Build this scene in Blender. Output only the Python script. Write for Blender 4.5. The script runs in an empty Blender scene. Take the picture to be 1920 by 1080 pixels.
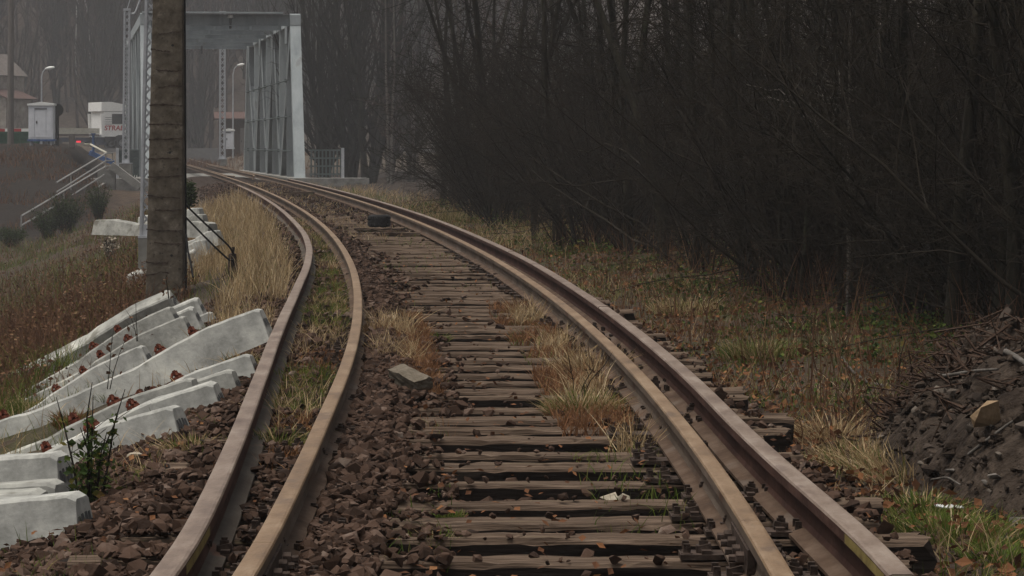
import bpy, bmesh, math, random
import numpy as np
from mathutils import Vector, Matrix

RNG = np.random.default_rng(7)
random.seed(7)
SC = bpy.context.scene
COL = SC.collection
PI = math.pi
F, VH, CAMZ = 6000.0, 270.0, 1.345     # focal length in photo pixels, horizon row, eye height

def pix(u, v, Y):
    return Vector(((u-960)/F*Y, Y, CAMZ-(v-VH)/F*Y))

# ------------------------------------------------------------------ track alignment
RC = [0.0009711300030716786, -0.013154489797896702, 0.06974028444585818, -0.23390348752608134, 0.37676692029986175]
def _xr(Y):
    Y = np.asarray(Y, float)
    Yc = np.clip(Y, 7.0, 255.0)
    x = Yc*np.polyval(RC, np.log(Yc))
    return x + np.where(Y < 7, (Y-7)*0.016, 0) + np.where(Y > 255, (Y-255)*-0.112, 0)
def slope(Y):
    return _xr(np.asarray(Y)+.5)-_xr(np.asarray(Y)-.5)
def xc(Y):
    return _xr(Y)-0.7535
def on(s, Y):
    """point s metres right of the track centre line, plan coordinates"""
    sl = slope(Y); n = np.sqrt(1+sl*sl)
    return xc(Y)+s/n, np.asarray(Y)-s*sl/n
OFF = {
 'LI': ([5, 9, 11.2, 14, 20, 30, 45, 60, 300], [-.722, -.722, -.752, -.772, -.757, -.744, -.744, -.754, -.754]),
 'RI': ([5, 300], [.7535, .7535]),
 'LO': ([5, 9, 10.1, 11, 13.2, 15.6, 19, 22, 25, 27, 31, 36, 42, 50, 66, 300], [-.93, -.937, -.975, -1.013, -1.09, -1.165, -1.235, -1.258, -1.248, -1.235, -1.18, -1.125, -1.105, -1.125, -1.13, -1.13]),
 'RO': ([5, 8.8, 9.9, 11, 13.2, 16, 20, 26, 32, 40, 50, 75, 300], [1.08, 1.077, 1.06, 1.014, .98, .995, 1.006, 1.025, 1.06, 1.07, 1.1, 1.1, 1.1]),
}
def rail_pts(key, Y0, Y1, step=.5):
    n = max(2, int((Y1-Y0)/step)+1)
    Y = np.linspace(Y0, Y1, n)
    Yf = np.linspace(4, 300, 1200)
    o = np.interp(Yf, *OFF[key])
    k = np.ones(9)/9
    o = np.convolve(np.pad(o, 4, mode='edge'), k, mode='valid')
    x, y = on(np.interp(Y, Yf, o), Y)
    return np.c_[x, y]

def vnoise(x, y, sc, seed=0):
    """cheap smooth value noise, vectorised, -1..1"""
    x = np.asarray(x, float)*sc+seed*17.3; y = np.asarray(y, float)*sc+seed*9.1
    xi = np.floor(x); yi = np.floor(y); fx = x-xi; fy = y-yi
    fx = fx*fx*(3-2*fx); fy = fy*fy*(3-2*fy)
    def h(a, b):
        t = np.sin(a*127.1+b*311.7+seed*74.7)*43758.5453
        return (t-np.floor(t))*2-1
    return (h(xi, yi)*(1-fx)+h(xi+1, yi)*fx)*(1-fy)+(h(xi, yi+1)*(1-fx)+h(xi+1, yi+1)*fx)*fy

def sstep(a, b, x):
    t = np.clip((np.asarray(x, float)-a)/(b-a), 0, 1)
    return t*t*(3-2*t)

def terrain(x, Y):
    x = np.asarray(x, float); Y = np.asarray(Y, float)
    s = (x-xc(Y))
    # ballast and right side
    zr = np.interp(s, [-.62, -.33, .62, .9, 1.15, 1.4, 2.0, 3, 6, 30], [-.045, -.085, -.09, -.10, -.13, -.18, -.20, -.14, -.05, .5])
    zr = zr - .38*sstep(1.7, 2.4, s)*sstep(95, 120, Y)
    zr = np.where(s > 30, .5+.32*(np.minimum(s, 220)-30), zr)
    # left side
    zl = np.interp(s, [-1.75, -1.45, -1.2, -.5], [-.12, -.06, -.05, -.035])
    emb = np.where(s < -1.75, -.12+.33*(s+1.75), zl)
    fl = np.interp(Y, [-60, 20, 100, 113, 141, 175, 260], [-2.4, -2.4, -2.0, -1.85, 1.22, 1.25, .95])
    wl = sstep(-4.3, -7.5, s)
    fl2 = np.where(Y > 113, fl*wl + (-3.2)*(1-wl)*0 + np.minimum(fl, -.6)*(1-wl), fl)
    left = np.maximum(emb, fl2)
    z = np.where(s < -.5, left, zr)
    # stream bed under the bridge
    ch = sstep(138.5, 142, Y)*(1-sstep(171, 176, Y))*sstep(-6.8, -5.4, s)*(1-sstep(14, 22, s))
    z = z*(1-ch)+(-3.0)*ch
    # land beyond the bridge
    far = sstep(182, 215, Y)*sstep(1.6, 5, np.abs(s))
    z = z*(1-far)+np.maximum(z, .55)*far
    # wooded valley side
    hill = np.maximum(0, Y-288)
    z = z+np.minimum(hill*.36, 95)*sstep(288, 300, Y)
    z = z+np.minimum(np.maximum(0, -s-75)*.3, 60)
    # roughness
    w = sstep(1.7, 2.6, np.abs(s))
    z = z+w*(.085*vnoise(x, Y, .9, 1)+.04*vnoise(x, Y, 2.7, 2))+w*sstep(60, 200, Y)*.15*vnoise(x, Y, .2, 3)
    z = z+(1-w)*.008*vnoise(x, Y, 3.1, 4)
    return z
def gz(x, Y): return float(terrain(np.array([x]), np.array([Y]))[0])
def ground_at(u, v, near=8.0, far=400.0):
    """where the ray through photo pixel (u, v) meets the ground"""
    Y = np.geomspace(near, far, 6000)
    x = (u-960)/F*Y; z = CAMZ-(v-VH)/F*Y
    hit = np.nonzero(terrain(x, Y) >= z)[0]
    i = hit[0] if len(hit) else len(Y)-1
    return Vector((x[i], Y[i], float(terrain(x[i:i+1], Y[i:i+1])[0])))

# ------------------------------------------------------------------ mesh builder
class MB:
    def __init__(s):
        s.v = []; s.f4 = []; s.f3 = []; s.m4 = []; s.m3 = []; s.n = 0; s.ng = []; s.mng = []
    def add(s, v, f4=None, f3=None, m=0):
        v = np.asarray(v, float).reshape(-1, 3)
        if f4 is not None and len(f4):
            f = np.asarray(f4, int)+s.n; s.f4.append(f); s.m4.append(np.broadcast_to(np.asarray(m), (len(f),)))
        if f3 is not None and len(f3):
            f = np.asarray(f3, int)+s.n; s.f3.append(f); s.m3.append(np.broadcast_to(np.asarray(m), (len(f),)))
        s.v.append(v); s.n += len(v)
    def ngon(s, v, m=0):
        v = np.asarray(v, float); s.ng.append(list(range(s.n, s.n+len(v)))); s.mng.append(m); s.v.append(v); s.n += len(v)
    def box(s, c, size, rot=None, m=0, taper=None):
        hx, hy, hz = [a/2 for a in size]
        v = np.array([(x, y, z) for z in (-hz, hz) for y in (-hy, hy) for x in (-hx, hx)], float)
        if taper is not None: v[4:, :2] *= taper
        if rot is not None: v = v @ np.array(rot.to_3x3()).T
        s.add(v+np.array(c), [(0, 2, 3, 1), (4, 5, 7, 6), (0, 1, 5, 4), (2, 6, 7, 3), (0, 4, 6, 2), (1, 3, 7, 5)], m=m)
    def bar(s, a, b, w, h, up=(0, 0, 1), m=0):
        a = Vector(a); b = Vector(b); d = (b-a); L = d.length; d.normalize()
        up = Vector(up)
        if abs(d.dot(up)) > .98: up = Vector((0, 1, 0))
        x = d.cross(up).normalized(); z = x.cross(d).normalized()
        R = Matrix((x, d, z)).transposed()
        s.box((a+b)/2, (w, L, h), R, m)
    def tube(s, pts, rad, sides=8, caps=True, m=0):
        pts = np.asarray(pts, float); n = len(pts)
        rad = np.broadcast_to(np.asarray(rad, float), (n,))
        t = np.gradient(pts, axis=0); t /= np.linalg.norm(t, axis=1)[:, None]+1e-12
        ref = np.array([0, 0, 1.]) if abs(t[:, 2]).mean() < .8 else np.array([1., 0, 0])
        a = np.cross(t, ref); a /= np.linalg.norm(a, axis=1)[:, None]+1e-12
        b = np.cross(t, a)
        th = np.arange(sides)*2*PI/sides
        v = pts[:, None]+rad[:, None, None]*(np.cos(th)[None, :, None]*a[:, None]+np.sin(th)[None, :, None]*b[:, None])
        i = np.arange(n-1)[:, None]*sides; j = np.arange(sides)[None]
        j2 = (j+1) % sides
        f = np.stack([i+j, i+sides+j, i+sides+j2, i+j2], -1).reshape(-1, 4)
        base = s.n
        s.add(v.reshape(-1, 3), f, m=m)
        if caps and sides >= 5:
            for k, rev in ((0, False), (n-1, True)):
                c = v[k]; s.ngon(c[::-1] if rev else c, m)
    def lathe(s, prof, sides=24, M=None, m=0):
        prof = np.asarray(prof, float); n = len(prof)
        th = np.arange(sides)*2*PI/sides
        v = np.stack([prof[:, 0][:, None]*np.cos(th), prof[:, 0][:, None]*np.sin(th), np.broadcast_to(prof[:, 1][:, None], (n, sides))], -1).reshape(-1, 3)
        if M is not None:
            Mn = np.array(M); v = v @ Mn[:3, :3].T+Mn[:3, 3]
        i = np.arange(n-1)[:, None]*sides; j = np.arange(sides)[None]; j2 = (j+1) % sides
        s.add(v, np.stack([i+j, i+j2, i+sides+j2, i+sides+j], -1).reshape(-1, 4), m=m)
    def sweep(s, prof, pts, up=None, m=0, cap=True):
        """closed profile (x right, z up) along plan-ish path pts (n,3)"""
        prof = np.asarray(prof, float); pts = np.asarray(pts, float); n = len(pts); k = len(prof)
        t = np.gradient(pts, axis=0); t /= np.linalg.norm(t, axis=1)[:, None]
        r = np.cross(t, [0, 0, 1.]); r /= np.linalg.norm(r, axis=1)[:, None]
        u = np.cross(r, t)
        v = pts[:, None]+prof[None, :, 0, None]*r[:, None]+prof[None, :, 1, None]*u[:, None]
        i = np.arange(n-1)[:, None]*k; j = np.arange(k)[None]; j2 = (j+1) % k
        f = np.stack([i+j, i+j2, i+k+j2, i+k+j], -1).reshape(-1, 4)
        mm = np.asarray(m)
        mm = np.tile(mm, n-1) if mm.ndim else m
        s.add(v.reshape(-1, 3), f, m=mm)
        if cap:
            s.ngon(v[0][::-1]); s.ngon(v[-1])
    def mesh(s, name, mats, smooth=False, attrs=None, auto=None):
        me = bpy.data.meshes.new(name)
        V = np.concatenate(s.v) if s.v else np.zeros((0, 3))
        me.vertices.add(len(V)); me.vertices.foreach_set('co', V.astype(np.float32).ravel())
        loops = []; starts = []; mi = []; c = 0
        for fl, ml, k in ((s.f4, s.m4, 4), (s.f3, s.m3, 3)):
            if fl:
                f = np.concatenate(fl); loops.append(f.ravel()); starts.append(c+np.arange(len(f))*k); c += f.size; mi.append(np.concatenate(ml))
        for g, m in zip(s.ng, s.mng):
            loops.append(np.array(g)); starts.append(np.array([c])); c += len(g); mi.append(np.array([m]))
        L = np.concatenate(loops); S = np.concatenate(starts); mi = np.concatenate(mi)
        me.loops.add(len(L)); me.loops.foreach_set('vertex_index', L.astype(np.int32))
        me.polygons.add(len(S)); me.polygons.foreach_set('loop_start', S.astype(np.int32))
        me.polygons.foreach_set('material_index', mi.astype(np.int32))
        me.update(calc_edges=True)
        me.polygons.foreach_set('use_smooth', np.full(len(S), bool(smooth)))
        for k, a in (attrs or {}).items():
            a = np.asarray(a, np.float32)
            if a.ndim == 1:
                me.attributes.new(k, 'FLOAT', 'POINT').data.foreach_set('value', a)
            else:
                me.attributes.new(k, 'FLOAT_COLOR', 'POINT').data.foreach_set('color', a.ravel())
        for m in (mats if isinstance(mats, (list, tuple)) else [mats]): me.materials.append(m)
        return me

def link(name, me, parent=None, loc=None):
    o = bpy.data.objects.new(name, me); COL.objects.link(o)
    if parent is not None: o.parent = parent
    if loc is not None: o.location = loc
    return o
def part(name, mb, mats, parent, smooth=False, label=None, **k):
    o = link(name, mb.mesh(name, mats, smooth, **k), parent)
    if label: o['label'] = label
    return o
def tag(o, label, cat, group=None, kind=None):
    o['label'] = label; o['category'] = cat
    if group: o['group'] = group
    if kind: o['kind'] = kind
    return o
def thing(name, label, cat, loc=(0, 0, 0), rz=0, group=None):
    o = bpy.data.objects.new(name, None); COL.objects.link(o)
    o.location = loc; o.rotation_euler = (0, 0, rz); o.empty_display_size = .2
    return tag(o, label, cat, group)
def struct(name, mb, mats, **k):
    o = link(name, mb.mesh(name, mats, **k)); o['kind'] = 'structure'; return o
def stuff(name, mb, mats, label, cat, **k):
    o = link(name, mb.mesh(name, mats, **k)); return tag(o, label, cat, kind='stuff')
def dup(root, loc=None, rz=None, scale=None, label=None, group=None, rot=None):
    r = root.copy(); COL.objects.link(r)
    if loc is not None: r.location = loc
    if rz is not None: r.rotation_euler = (0, 0, rz)
    if rot is not None: r.rotation_euler = rot
    if scale is not None: r.scale = (scale,)*3 if np.isscalar(scale) else scale
    if label: r['label'] = label
    if group: r['group'] = group
    for ch in list(root.children):
        c = ch.copy(); COL.objects.link(c); c.parent = r
        for g in list(ch.children):
            d = g.copy(); COL.objects.link(d); d.parent = c
    return r

# ------------------------------------------------------------------ materials
def ramp(nt, stops, interp='LINEAR'):
    r = nt.nodes.new('ShaderNodeValToRGB'); e = r.color_ramp.elements; r.color_ramp.interpolation = interp
    while len(e) < len(stops): e.new(.5)
    for el, (p, c) in zip(e, stops): el.position = p; el.color = (*c, 1)
    return r
def mat(name, stops, scale=4., detail=6., rough=.85, bump=.25, bscale=30., stretch=(1, 1, 1), attr=None, amix=.5, metal=0., spec=.07,
        coord='Object', tint=None, emis=None, dist=.02, vcol=None, transl=0., spots=None):
    m = bpy.data.materials.new(name); m.use_nodes = True
    nt = m.node_tree; N = nt.nodes; Lk = nt.links
    b = N['Principled BSDF']; b.inputs['Roughness'].default_value = rough; b.inputs['Metallic'].default_value = metal
    b.inputs['Specular IOR Level'].default_value = spec
    tc = N.new('ShaderNodeTexCoord'); mp = N.new('ShaderNodeMapping'); mp.inputs['Scale'].default_value = stretch
    Lk.new(tc.outputs[coord], mp.inputs['Vector'])
    nz = N.new('ShaderNodeTexNoise'); nz.inputs['Scale'].default_value = scale; nz.inputs['Detail'].default_value = detail
    nz.inputs['Roughness'].default_value = .65
    Lk.new(mp.outputs[0], nz.inputs['Vector'])
    fac = nz.outputs['Fac']
    mr = N.new('ShaderNodeMapRange'); mr.inputs[1].default_value = .3; mr.inputs[2].default_value = .7
    Lk.new(fac, mr.inputs[0]); fac = mr.outputs[0]
    if attr:
        a = N.new('ShaderNodeAttribute'); a.attribute_name = attr
        mx = N.new('ShaderNodeMix'); mx.inputs[0].default_value = amix
        Lk.new(fac, mx.inputs[2]); Lk.new(a.outputs['Fac'], mx.inputs[3]); fac = mx.outputs[0]
    r = ramp(nt, stops); Lk.new(fac, r.inputs[0]); colr = r.outputs[0]
    if vcol:
        a = N.new('ShaderNodeAttribute'); a.attribute_name = vcol
        mx = N.new('ShaderNodeMix'); mx.data_type = 'RGBA'; mx.blend_type = 'MULTIPLY'; mx.inputs[0].default_value = 1
        Lk.new(a.outputs['Color'], mx.inputs[6]); Lk.new(colr, mx.inputs[7]); colr = mx.outputs[2]
    if spots:      # stains with a shape of their own: (scale, threshold, colour, amount)
        ss, th, sc_, am = spots
        n3 = N.new('ShaderNodeTexNoise'); n3.inputs['Scale'].default_value = ss; n3.inputs['Detail'].default_value = 5
        Lk.new(mp.outputs[0], n3.inputs['Vector'])
        m3 = N.new('ShaderNodeMapRange'); m3.inputs[1].default_value = th; m3.inputs[2].default_value = th+.1; m3.inputs[4].default_value = am
        Lk.new(n3.outputs['Fac'], m3.inputs[0])
        mx = N.new('ShaderNodeMix'); mx.data_type = 'RGBA'
        Lk.new(m3.outputs[0], mx.inputs[0]); Lk.new(colr, mx.inputs[6]); mx.inputs[7].default_value = (*sc_, 1); colr = mx.outputs[2]
    Lk.new(colr, b.inputs['Base Color'])
    if bump:
        n2 = N.new('ShaderNodeTexNoise'); n2.inputs['Scale'].default_value = bscale; n2.inputs['Detail'].default_value = 8
        Lk.new(mp.outputs[0], n2.inputs['Vector'])
        bp = N.new('ShaderNodeBump'); bp.inputs['Strength'].default_value = bump; bp.inputs['Distance'].default_value = dist
        Lk.new(n2.outputs['Fac'], bp.inputs['Height']); Lk.new(bp.outputs[0], b.inputs['Normal'])
    if emis:
        b.inputs['Emission Color'].default_value = (*emis[0], 1); b.inputs['Emission Strength'].default_value = emis[1]
    if transl:
        tr = N.new('ShaderNodeBsdfTranslucent'); Lk.new(colr, tr.inputs['Color'])
        ms = N.new('ShaderNodeMixShader'); ms.inputs[0].default_value = transl
        Lk.new(b.outputs[0], ms.inputs[1]); Lk.new(tr.outputs[0], ms.inputs[2]); Lk.new(ms.outputs[0], N['Material Output'].inputs['Surface'])
    return m
def two(a, b): return [(0, a), (1, b)]

MT = {}
MT['ground'] = mat('soil', [(0, (.5, .5, .5)), (.5, (.95, .95, .95)), (1, (1.5, 1.45, 1.4))], scale=3, detail=12, bump=.9, bscale=14, dist=.05, vcol='col', rough=.95, spec=.1)
MT['stone'] = mat('ballast_stone', [(0, (.015, .009, .0065)), (.4, (.042, .0245, .0165)), (.75, (.078, .047, .033)), (.9, (.12, .083, .064)), (1, (.20, .16, .13))], scale=9, attr='rnd', amix=.75, bump=.5, bscale=60, dist=.006, rough=.8)
MT['pale_stone'] = mat('pale_stone', two((.22, .18, .13), (.42, .37, .29)), scale=6, bump=.5, bscale=25, rough=.85)
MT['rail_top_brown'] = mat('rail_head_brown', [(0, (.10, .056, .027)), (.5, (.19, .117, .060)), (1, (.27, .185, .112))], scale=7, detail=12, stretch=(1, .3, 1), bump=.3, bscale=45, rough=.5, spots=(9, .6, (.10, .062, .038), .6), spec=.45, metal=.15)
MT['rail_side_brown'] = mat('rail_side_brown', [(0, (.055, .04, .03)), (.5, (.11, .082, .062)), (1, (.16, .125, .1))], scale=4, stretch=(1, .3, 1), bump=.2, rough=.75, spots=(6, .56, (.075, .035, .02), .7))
MT['rail_top_grey'] = mat('rail_head_grey', [(0, (.10, .064, .046)), (.5, (.185, .132, .097)), (1, (.28, .22, .175))], scale=7, detail=12, stretch=(1, .3, 1), bump=.3, bscale=45, rough=.5, spots=(9, .6, (.12, .08, .062), .55), spec=.45, metal=.15)
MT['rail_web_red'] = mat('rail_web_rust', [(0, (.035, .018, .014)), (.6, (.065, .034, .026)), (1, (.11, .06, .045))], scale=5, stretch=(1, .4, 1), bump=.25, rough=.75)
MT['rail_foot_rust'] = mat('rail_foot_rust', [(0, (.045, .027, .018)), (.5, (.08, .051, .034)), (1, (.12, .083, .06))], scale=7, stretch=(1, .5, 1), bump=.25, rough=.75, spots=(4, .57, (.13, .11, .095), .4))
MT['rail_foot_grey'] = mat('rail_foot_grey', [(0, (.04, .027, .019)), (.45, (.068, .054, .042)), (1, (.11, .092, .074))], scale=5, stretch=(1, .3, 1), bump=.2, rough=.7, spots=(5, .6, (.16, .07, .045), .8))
MT['yellow_paint'] = mat('yellow_paint', [(0, (.09, .06, .035)), (.45, (.19, .145, .05)), (1, (.27, .21, .08))], scale=14, stretch=(1, .5, 1), bump=.1, rough=.6)
MT['pale_paint'] = mat('pale_paint', two((.45, .43, .28), (.62, .6, .45)), scale=30, rough=.6)
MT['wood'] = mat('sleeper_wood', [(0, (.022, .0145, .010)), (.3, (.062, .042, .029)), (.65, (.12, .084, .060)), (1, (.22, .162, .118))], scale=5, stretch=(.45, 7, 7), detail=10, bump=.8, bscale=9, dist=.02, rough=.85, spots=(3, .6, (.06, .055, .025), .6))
MT['shaded_creosote'] = mat('shaded_creosoted_side', two((.009, .0065, .0055), (.026, .019, .015)), scale=5, stretch=(.6, 5, 5), bump=.5, bscale=9, rough=.9)  # sleeper sides and ends: shade of the gaps put into the creosoted colour
MT['iron'] = mat('dark_iron', two((.024, .017, .013), (.085, .060, .048)), scale=20, bump=.3, rough=.7)
MT['rust'] = mat('orange_rust', two((.055, .017, .010), (.15, .048, .029)), scale=30, bump=.4, bscale=80, rough=.85)
MT['conc'] = mat('sleeper_concrete', [(0, (.16, .16, .143)), (.35, (.30, .298, .275)), (.7, (.44, .435, .395)), (1, (.56, .55, .48))], scale=3.5, detail=12, bump=.3, bscale=35, dist=.01, rough=.9, spots=(9, .6, (.17, .165, .14), .7))
MT['conc_dirty'] = mat('dirty_sleeper_concrete', [(0, (.12, .118, .10)), (.35, (.24, .237, .215)), (.7, (.38, .375, .335)), (1, (.54, .53, .46))], scale=2.6, detail=12, bump=.35, bscale=30, dist=.012, rough=.92, spots=(7, .57, (.12, .11, .085), .65))
MT['hole'] = mat('end_hole', two((.05, .05, .05), (.10, .10, .10)), scale=20, bump=0, rough=.9)
MT['poleconc'] = mat('weathered_pole_concrete', [(0, (.055, .044, .033)), (.4, (.098, .081, .061)), (.75, (.135, .113, .087)), (1, (.21, .18, .145))], scale=9, detail=14, bump=.25, bscale=90, dist=.006, rough=.95, spots=(22, .62, (.035, .03, .024), .85))
MT['abut'] = mat('abutment_concrete', two((.16, .155, .14), (.32, .31, .285)), scale=2.5, detail=10, bump=.3, bscale=15, rough=.9, spots=(1.2, .55, (.10, .095, .085), .7))
MT['galv'] = mat('galvanised_steel', two((.34, .35, .37), (.50, .51, .53)), scale=6, bump=.05, rough=.55, metal=.2)
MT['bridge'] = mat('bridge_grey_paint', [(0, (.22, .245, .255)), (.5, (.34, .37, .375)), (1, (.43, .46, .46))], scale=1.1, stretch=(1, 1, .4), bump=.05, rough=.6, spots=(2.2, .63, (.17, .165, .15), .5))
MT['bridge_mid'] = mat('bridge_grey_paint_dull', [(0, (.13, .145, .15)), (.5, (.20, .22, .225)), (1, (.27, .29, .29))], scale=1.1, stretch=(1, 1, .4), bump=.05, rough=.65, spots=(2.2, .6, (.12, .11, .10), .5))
MT['bridge_dark'] = mat('bridge_railing_paint', two((.06, .075, .075), (.115, .135, .13)), scale=3, bump=.05, rough=.65)
MT['white'] = mat('white_sheet', two((.74, .74, .71), (.86, .86, .83)), scale=4, bump=.03, rough=.5)
MT['cabinet'] = mat('cabinet_grey_white', two((.60, .61, .64), (.74, .75, .78)), scale=3, bump=.03, rough=.55)
MT['dark'] = mat('dark_rubber', two((.012, .012, .013), (.028, .027, .026)), scale=12, bump=.2, rough=.7)
MT['glass'] = mat('dark_window', two((.015, .02, .022), (.03, .035, .04)), scale=4, bump=0, rough=.12, spec=.6)
MT['cream'] = mat('cream_side_board', two((.36, .34, .27), (.52, .50, .42)), scale=4, bump=.03, rough=.6)
MT['navy'] = mat('navy_chassis', two((.014, .02, .04), (.03, .04, .075)), scale=5, bump=0, rough=.6)
MT['tube_rail'] = mat('dull_tube_rail', two((.20, .195, .185), (.33, .325, .31)), scale=9, bump=0, rough=.7)
MT['blue'] = mat('blue_paint', two((.05, .09, .19), (.10, .16, .32)), scale=5, bump=.03, rough=.55)
MT['redpaint'] = mat('red_paint', two((.32, .035, .035), (.45, .06, .06)), scale=5, bump=0, rough=.5)
MT['taillight'] = mat('lit_tail_light', two((.6, .02, .03), (.7, .03, .05)), bump=0, emis=((1, .03, .06), .7))
MT['green'] = mat('green_paint', two((.03, .075, .045), (.06, .13, .08)), scale=4, bump=.05, rough=.7)
MT['plaster'] = mat('old_plaster', [(0, (.13, .11, .095)), (.5, (.24, .21, .18)), (1, (.34, .31, .27))], scale=1.4, detail=10, bump=.15, rough=.95)
MT['rooftile'] = mat('red_roof', two((.07, .042, .036), (.12, .076, .066)), scale=3, stretch=(6, 1, 1), bump=.4, bscale=10, rough=.9)
MT['greyroof'] = mat('grey_roof', two((.10, .085, .075), (.18, .155, .14)), scale=3, bump=.3, bscale=10, rough=.9)
MT['hutwood'] = mat('dark_boarding', two((.035, .022, .016), (.075, .048, .034)), scale=4, stretch=(8, 8, .6), bump=.4, bscale=8, rough=.9)
MT['polewood'] = mat('grey_pole_wood', two((.11, .095, .085), (.19, .17, .155)), scale=4, stretch=(6, 6, .4), bump=.4, bscale=10, rough=.9)
MT['road'] = mat('asphalt', two((.045, .043, .042), (.075, .072, .07)), scale=3, bump=.3, bscale=40, rough=.9)
MT['bark'] = mat('dark_bark', [(0, (.011, .010, .007)), (.5, (.024, .021, .015)), (1, (.046, .040, .028))], scale=6, stretch=(2, 2, .4), bump=.8, bscale=20, rough=.95, spec=.1, spots=(2.5, .62, (.035, .045, .018), .6))
MT['twig'] = mat('twig_bark', two((.011, .009, .007), (.027, .021, .015)), scale=2, bump=0, rough=.95, spec=.1)
MT['browntwig'] = mat('brown_twigs', two((.011, .0088, .0064), (.034, .027, .0195)), scale=2, bump=0, rough=.95, spec=.1)
MT['greybark'] = mat('grey_bark', [(0, (.06, .052, .045)), (.5, (.10, .088, .076)), (1, (.16, .145, .13))], scale=5, stretch=(2, 2, .4), bump=.6, rough=.95, spec=.1)
MT['redtwig'] = mat('reddish_twigs', two((.045, .030, .025), (.085, .06, .05)), scale=2, bump=0, rough=.95, spec=.1)
MT['birch'] = mat('birch_bark', [(0, (.10, .09, .08)), (.35, (.42, .40, .37)), (1, (.56, .54, .5))], scale=5, stretch=(.8, .8, 3), bump=.2, rough=.85)
MT['straw'] = mat('straw_grass', [(0, (.17, .108, .05)), (.35, (.31, .215, .11)), (.7, (.47, .35, .20)), (1, (.60, .49, .32))], scale=2, attr='rnd', amix=.8, bump=0, rough=.8, transl=.25)
MT['grass'] = mat('green_grass', [(0, (.032, .052, .009)), (.45, (.07, .105, .015)), (.75, (.145, .15, .038)), (1, (.27, .21, .085))], scale=2, attr='rnd', amix=.8, bump=0, rough=.75, transl=.25)
MT['orange'] = mat('rust_coloured_grass', [(0, (.08, .036, .017)), (.5, (.18, .085, .041)), (1, (.31, .18, .09))], scale=2, attr='rnd', amix=.8, bump=0, rough=.85, transl=.25)
MT['redweed'] = mat('brown_red_weed', [(0, (.045, .024, .014)), (.5, (.11, .057, .034)), (.8, (.18, .10, .056)), (1, (.25, .17, .09))], scale=2, attr='rnd', amix=.8, bump=0, rough=.9, transl=.2)
MT['deadleaf'] = mat('fallen_leaf', [(0, (.045, .022, .013)), (.45, (.11, .05, .026)), (.8, (.20, .088, .038)), (1, (.30, .17, .08))], scale=4, attr='rnd', amix=.8, bump=0, rough=.85, transl=.15)
MT['bramble'] = mat('bramble_leaf', [(0, (.016, .027, .009)), (.4, (.036, .062, .014)), (.75, (.08, .11, .022)), (1, (.17, .075, .028))], scale=4, attr='rnd', amix=.8, bump=0, rough=.7, transl=.2)
MT['darkgreen'] = mat('broom_green', [(0, (.016, .03, .010)), (1, (.055, .075, .022))], scale=4, attr='rnd', amix=.8, bump=0, rough=.8, transl=.2)
MT['heap'] = mat('heap_soil', [(0, (.015, .010, .0075)), (.5, (.036, .026, .019)), (1, (.075, .056, .043))], scale=6, detail=12, bump=1., bscale=22, dist=.04, rough=.95, spec=.1)
MT['heap_gravel'] = mat('heap_gravel', [(0, (.03, .022, .017)), (.5, (.065, .05, .04)), (1, (.16, .135, .11))], scale=9, attr='rnd', amix=.8, bump=.3, rough=.9)
MT['white_bit'] = mat('white_scrap', two((.5, .5, .48), (.7, .7, .68)), bump=0, rough=.6)
# ------------------------------------------------------------------ ground
def build_ground():
    Y = np.concatenate([np.linspace(-120, 3, 16), np.arange(4, 62, .2), np.arange(62, 300, 1.), np.geomspace(300, 700, 30)])
    s = np.concatenate([-np.geomspace(640, 60, 22), np.linspace(-58, -9, 50), np.arange(-8.5, 8.6, .13), np.linspace(9, 60, 50), np.geomspace(64, 640, 22)])
    X = xc(np.clip(Y, 0, 300))[:, None]+s[None]; YY = np.broadcast_to(Y[:, None], X.shape)
    Z = terrain(X, YY)
    ny, nx = X.shape
    i = np.arange(ny-1)[:, None]*nx; j = np.arange(nx-1)[None]
    f = np.stack([i+j, i+j+1, i+nx+j+1, i+nx+j], -1).reshape(-1, 4)
    mb = MB(); mb.add(np.stack([X, YY, Z], -1).reshape(-1, 3), f)
    S = np.broadcast_to(s[None], X.shape)
    def c(*a): return np.array(a)[None, None]
    n1 = vnoise(X, YY, .7, 5)[..., None]; n2 = vnoise(X, YY, 2.3, 6)[..., None]
    ball = c(.030, .0195, .014); soil = c(.050, .037, .028); litter = c(.070, .046, .030); green = c(.050, .052, .020); dirt = c(.021, .016, .013)
    wood = c(.034, .026, .021); hillc = c(.06, .046, .037)
    col = np.broadcast_to(ball, X.shape+(3,)).copy()
    def mixin(w, cc):
        nonlocal col
        w = np.clip(w, 0, 1); w = w[..., None] if w.ndim == 2 else w
        col = col*(1-w)+cc*w
    mixin(sstep(1.3, 1.9, S+.3*n1[..., 0]), soil)
    mixin(sstep(1.6, 2.4, S)*(n1[..., 0]*.5+.5), litter)
    mixin(sstep(1.5, 2.2, S)*sstep(.1, .5, n2[..., 0])*.7, green)
    mixin(sstep(3.2, 4.6, S), wood)
    mixin(sstep(-1.7, -2.3, S+.3*n1[..., 0]), soil)
    mixin(sstep(-2.2, -3, S)*(n1[..., 0]*.5+.5), litter)
    mixin(sstep(-2, -3, S)*sstep(.15, .5, n2[..., 0])*.6*(1-sstep(80, 110, YY)), green)
    mixin(sstep(-4, -6, S)*sstep(98, 112, YY), dirt)
    mixin(sstep(180, 200, YY)*sstep(1.5, 3, np.abs(S)), c(.085, .068, .05))
    mixin(sstep(284, 300, YY), hillc)
    rgba = np.concatenate([col, np.ones(X.shape+(1,))], -1).reshape(-1, 4)
    return struct('ground', mb, MT['ground'], smooth=True, attrs={'col': rgba})
build_ground()

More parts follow.
